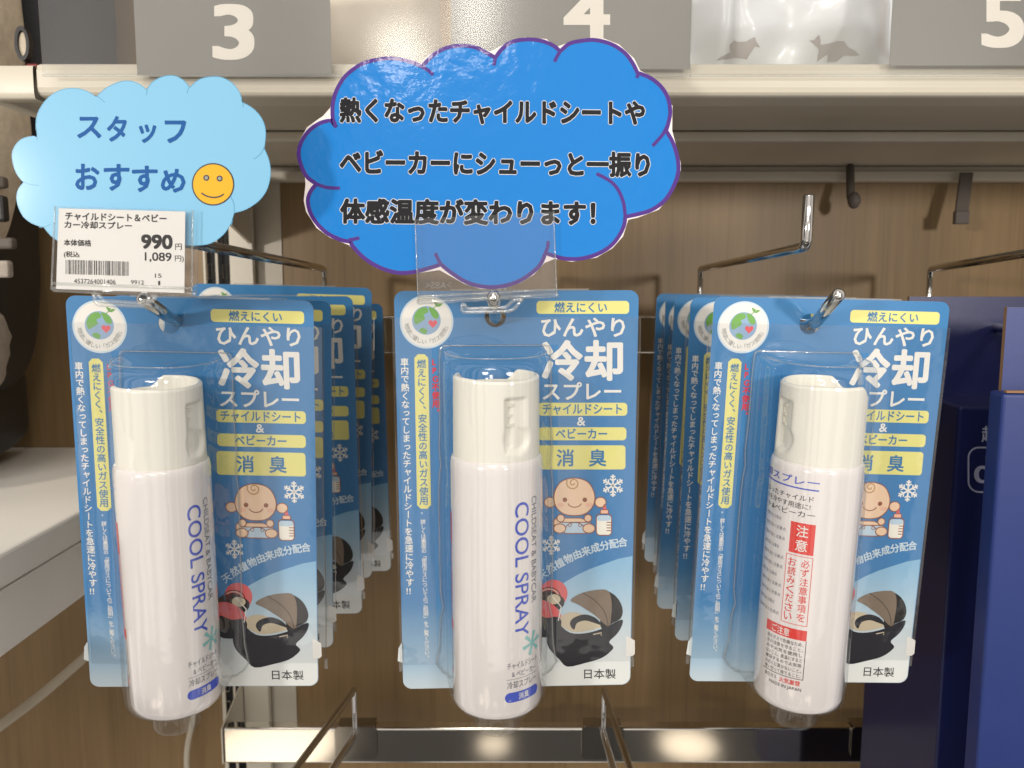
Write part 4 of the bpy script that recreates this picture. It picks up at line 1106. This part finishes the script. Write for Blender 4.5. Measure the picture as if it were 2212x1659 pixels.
tag(m.build('price_label', None, o0), 'white paper price label reading 990 yen with a barcode', 'price label')

# pale blue cloud sign
Ys = LY + .0006
o0, f = sheet_map(Ys, 300, 350)
zc1 = lambda q: (q[0] * .3677, q[1] * .3677)
scal = [[(215, 805), (213, 700), (245, 620), (300, 560), (370, 525), (445, 519), (510, 535), (565, 569)], [(565, 569), (620, 520), (690, 485), (755, 475), (815, 492), (861, 527)],
        [(861, 527), (900, 478), (960, 449), (1020, 444), (1072, 467), (1116, 513)], [(1116, 513), (1165, 470), (1230, 451), (1305, 455), (1368, 492), (1408, 545), (1424, 600)],
        [(1424, 600), (1490, 640), (1540, 700), (1561, 775), (1552, 872)], [(1552, 872), (1580, 940), (1589, 1020), (1570, 1110), (1520, 1180), (1445, 1230), (1378, 1250)],
        [(1378, 1250), (1358, 1310), (1310, 1380), (1240, 1428), (1160, 1442), (1080, 1440)], [(1080, 1440), (980, 1500), (800, 1530), (600, 1520), (470, 1480), (345, 1418)],
        [(345, 1418), (300, 1385), (258, 1336)], [(258, 1336), (185, 1310), (130, 1262), (100, 1185), (104, 1120), (138, 1071)], [(138, 1071), (95, 1015), (72, 930), (82, 868), (130, 815), (215, 797)]]
outl = []
for s_ in scal: outl += smooth_loop(s_, 4, False)[:-1]
m = MB(); m.plate([f(*zc1(q)) for q in outl], 0, .0004, 'sign_pale', back='sign_paper', side='sign_paper')
p = Print(m, 0, f)
for pts in ([(570, 563), (592, 580), (615, 601)], [(862, 522), (864, 540), (858, 560)], [(1116, 508), (1104, 528), (1100, 549)], [(1418, 585), (1427, 605), (1428, 632)],
            [(1552, 866), (1530, 905), (1490, 936)], [(1352, 1150), (1372, 1190), (1376, 1245), (1360, 1320)], [(140, 1068), (180, 1084), (228, 1089)], [(230, 1336), (265, 1332), (297, 1318)], [(214, 760), (214, 790), (219, 822)]):
    p.stroke([zc1(q) for q in smooth_loop(pts, 4, False)], 1.6, 'sign_line', 1)
p.stroke([zc1(q) for q in outl], 1.4, 'sign_line', 1, True)
for s_, xs, y0, y1, sl in (('スタッフ', ((458, 592), (632, 742), (820, 915), (972, 1090)), (690, 686, 735, 712), (808, 828, 836, 836), 4), ('おすすめ', ((446, 580), (614, 756), (780, 922), (950, 1086)), (966, 968, 978, 996), (1112, 1116, 1124, 1128), 4)):
    for ch, (a, b), ya, yb in zip(s_, xs, y0, y1): p.text(ch, a * .3677, ya * .3677, b * .3677, yb * .3677, 'sign_text', 2, .03)
cx, cy = zc1((1252, 1083)); p.poly(disc(cx, cy, 46, 48), 'smile_ink', 2); p.poly(disc(cx, cy, 43, 48), 'smile', 3)
for e in ((1213, 1045), (1291, 1049)):
    p.poly(disc(*zc1(e), 6.6, 20), 'smile_ink', 4); p.poly(disc(*zc1(e), 3.6, 20), 'grey_t', 5)
p.stroke([zc1(q) for q in smooth_loop([(1184, 1134), (1215, 1152), (1253, 1160), (1290, 1155), (1316, 1140)], 5, False)], 3.2, 'smile_ink', 4)
tag(m.build('cloud_sign', None, o0), 'pale blue cloud sign with a yellow smiley behind the price label', 'sign')

# big blue cloud sign
Yb = MY + .0004
o0, f = sheet_map(Yb, 1050, 350)
zc2 = lambda q: (610.2 + q[0] * .4086, q[1] * .4086)
lob = [[(285, 672), (268, 640), (265, 560), (285, 480), (335, 400), (420, 338), (510, 314), (590, 309), (680, 328), (737, 352)],
       [(737, 352), (800, 288), (870, 252), (950, 241), (1030, 254), (1125, 305)], [(1125, 305), (1155, 265), (1205, 225), (1280, 209), (1360, 214), (1430, 240), (1468, 272)],
       [(1468, 272), (1515, 232), (1580, 216), (1655, 212), (1740, 234), (1810, 280), (1852, 335), (1876, 384)], [(1876, 384), (1945, 412), (2003, 460), (2038, 520), (2050, 590), (2040, 650), (2028, 690)],
       [(2028, 690), (2062, 750), (2085, 820), (2093, 900), (2070, 980), (2020, 1060), (1950, 1110), (1880, 1132), (1812, 1146)],
       [(1812, 1146), (1806, 1190), (1780, 1245), (1735, 1300), (1660, 1345), (1570, 1368), (1480, 1365), (1390, 1338)],
       [(1390, 1338), (1365, 1395), (1315, 1445), (1240, 1490), (1150, 1515), (1060, 1515), (970, 1490), (890, 1440), (838, 1398)],
       [(838, 1398), (760, 1422), (680, 1440), (600, 1440), (510, 1412), (430, 1362), (372, 1302), (362, 1278)], [(362, 1278), (310, 1268), (245, 1238), (190, 1190), (150, 1130), (134, 1060), (150, 1010), (180, 972)],
       [(180, 972), (130, 935), (98, 872), (86, 810), (100, 750), (140, 692), (200, 650), (268, 634)]]
tails = [[(737, 352), (770, 372), (797, 396)], [(1125, 305), (1122, 325), (1117, 346)], [(1468, 272), (1452, 298), (1438, 326)], [(1876, 384), (1878, 395), (1874, 412)], [(2040, 650), (2012, 708), (1957, 771)],
         [(1812, 1146), (1802, 1070), (1772, 1000), (1730, 956), (1660, 918)], [(1390, 1338), (1402, 1305), (1404, 1274)], [(838, 1398), (820, 1365), (808, 1338)], [(350, 1268), (380, 1264), (406, 1257)], [(170, 968), (230, 990), (304, 995)], [(268, 634), (276, 650), (281, 674)]]
cut = [(75, 795), (92, 740), (130, 672), (215, 612), (252, 570), (268, 500), (322, 400), (376, 348), (580, 300), (725, 338), (770, 290), (880, 236), (1000, 238), (1100, 272), (1170, 235), (1280, 197), (1395, 206), (1448, 248), (1560, 208), (1700, 204), (1780, 235), (1860, 310), (1890, 372), (1970, 415), (2062, 560),
       (2060, 690), (2105, 860), (2106, 900), (2060, 1020), (1990, 1108), (1880, 1150), (1828, 1162), (1800, 1250), (1745, 1312), (1660, 1362), (1530, 1384), (1440, 1368), (1385, 1390), (1330, 1452), (1260, 1494), (1150, 1528), (1050, 1528), (960, 1500), (830, 1428), (700, 1446), (600, 1446),
       (500, 1420), (400, 1345), (352, 1296), (250, 1256), (180, 1205), (125, 1120), (112, 1060), (122, 975), (118, 930), (84, 850)]
cl = []
for s_ in lob: cl += smooth_loop(s_, 4, False)[:-1]
m = MB(); m.plate([f(*zc2(q)) for q in cut], 0, .0005, 'sign_paper')
p = Print(m, 0, f)
bmx = MB(); bmx.plate([f(*zc2(q)) for q in cl], -.00004, -.00003, 'sign_blue'); m.add(bmx.v, bmx.f, 'sign_blue')
p.stroke([zc2(q) for q in cl], 8.5, 'sign_purple', 3, True)
for tl_ in tails: p.stroke([zc2(q) for q in smooth_loop(tl_, 5, False)], 7.2, 'sign_purple', 4)
def sline(t_, x0, y0, x1, y1, slope):
    x0, y0 = zc2((x0, y0)); x1, y1 = zc2((x1, y1)); sp = slope * .4086
    # heavy pop lettering: a white halo under the black strokes
    p.text(t_, x0, y0, x1, y1, 'sign_halo', 5, .076, sp)
    p.text(t_, x0, y0, x1, y1, 'sign_ink', 6, .048, sp)
sline('熱くなったチャイルドシートや', 307, 520, 1912, 645, 16)
sline('ベビーカーにシューっと一振り', 307, 795, 1938, 920, 14)
sline('体感温度が変わります！', 310, 1052, 1650, 1178, 12)
tag(m.build('cloud_sign', None, o0), 'big bright blue cloud sign with purple outline and three lines of black writing', 'sign')

bpy.data.objects.remove(_to); bpy.data.curves.remove(_tc)
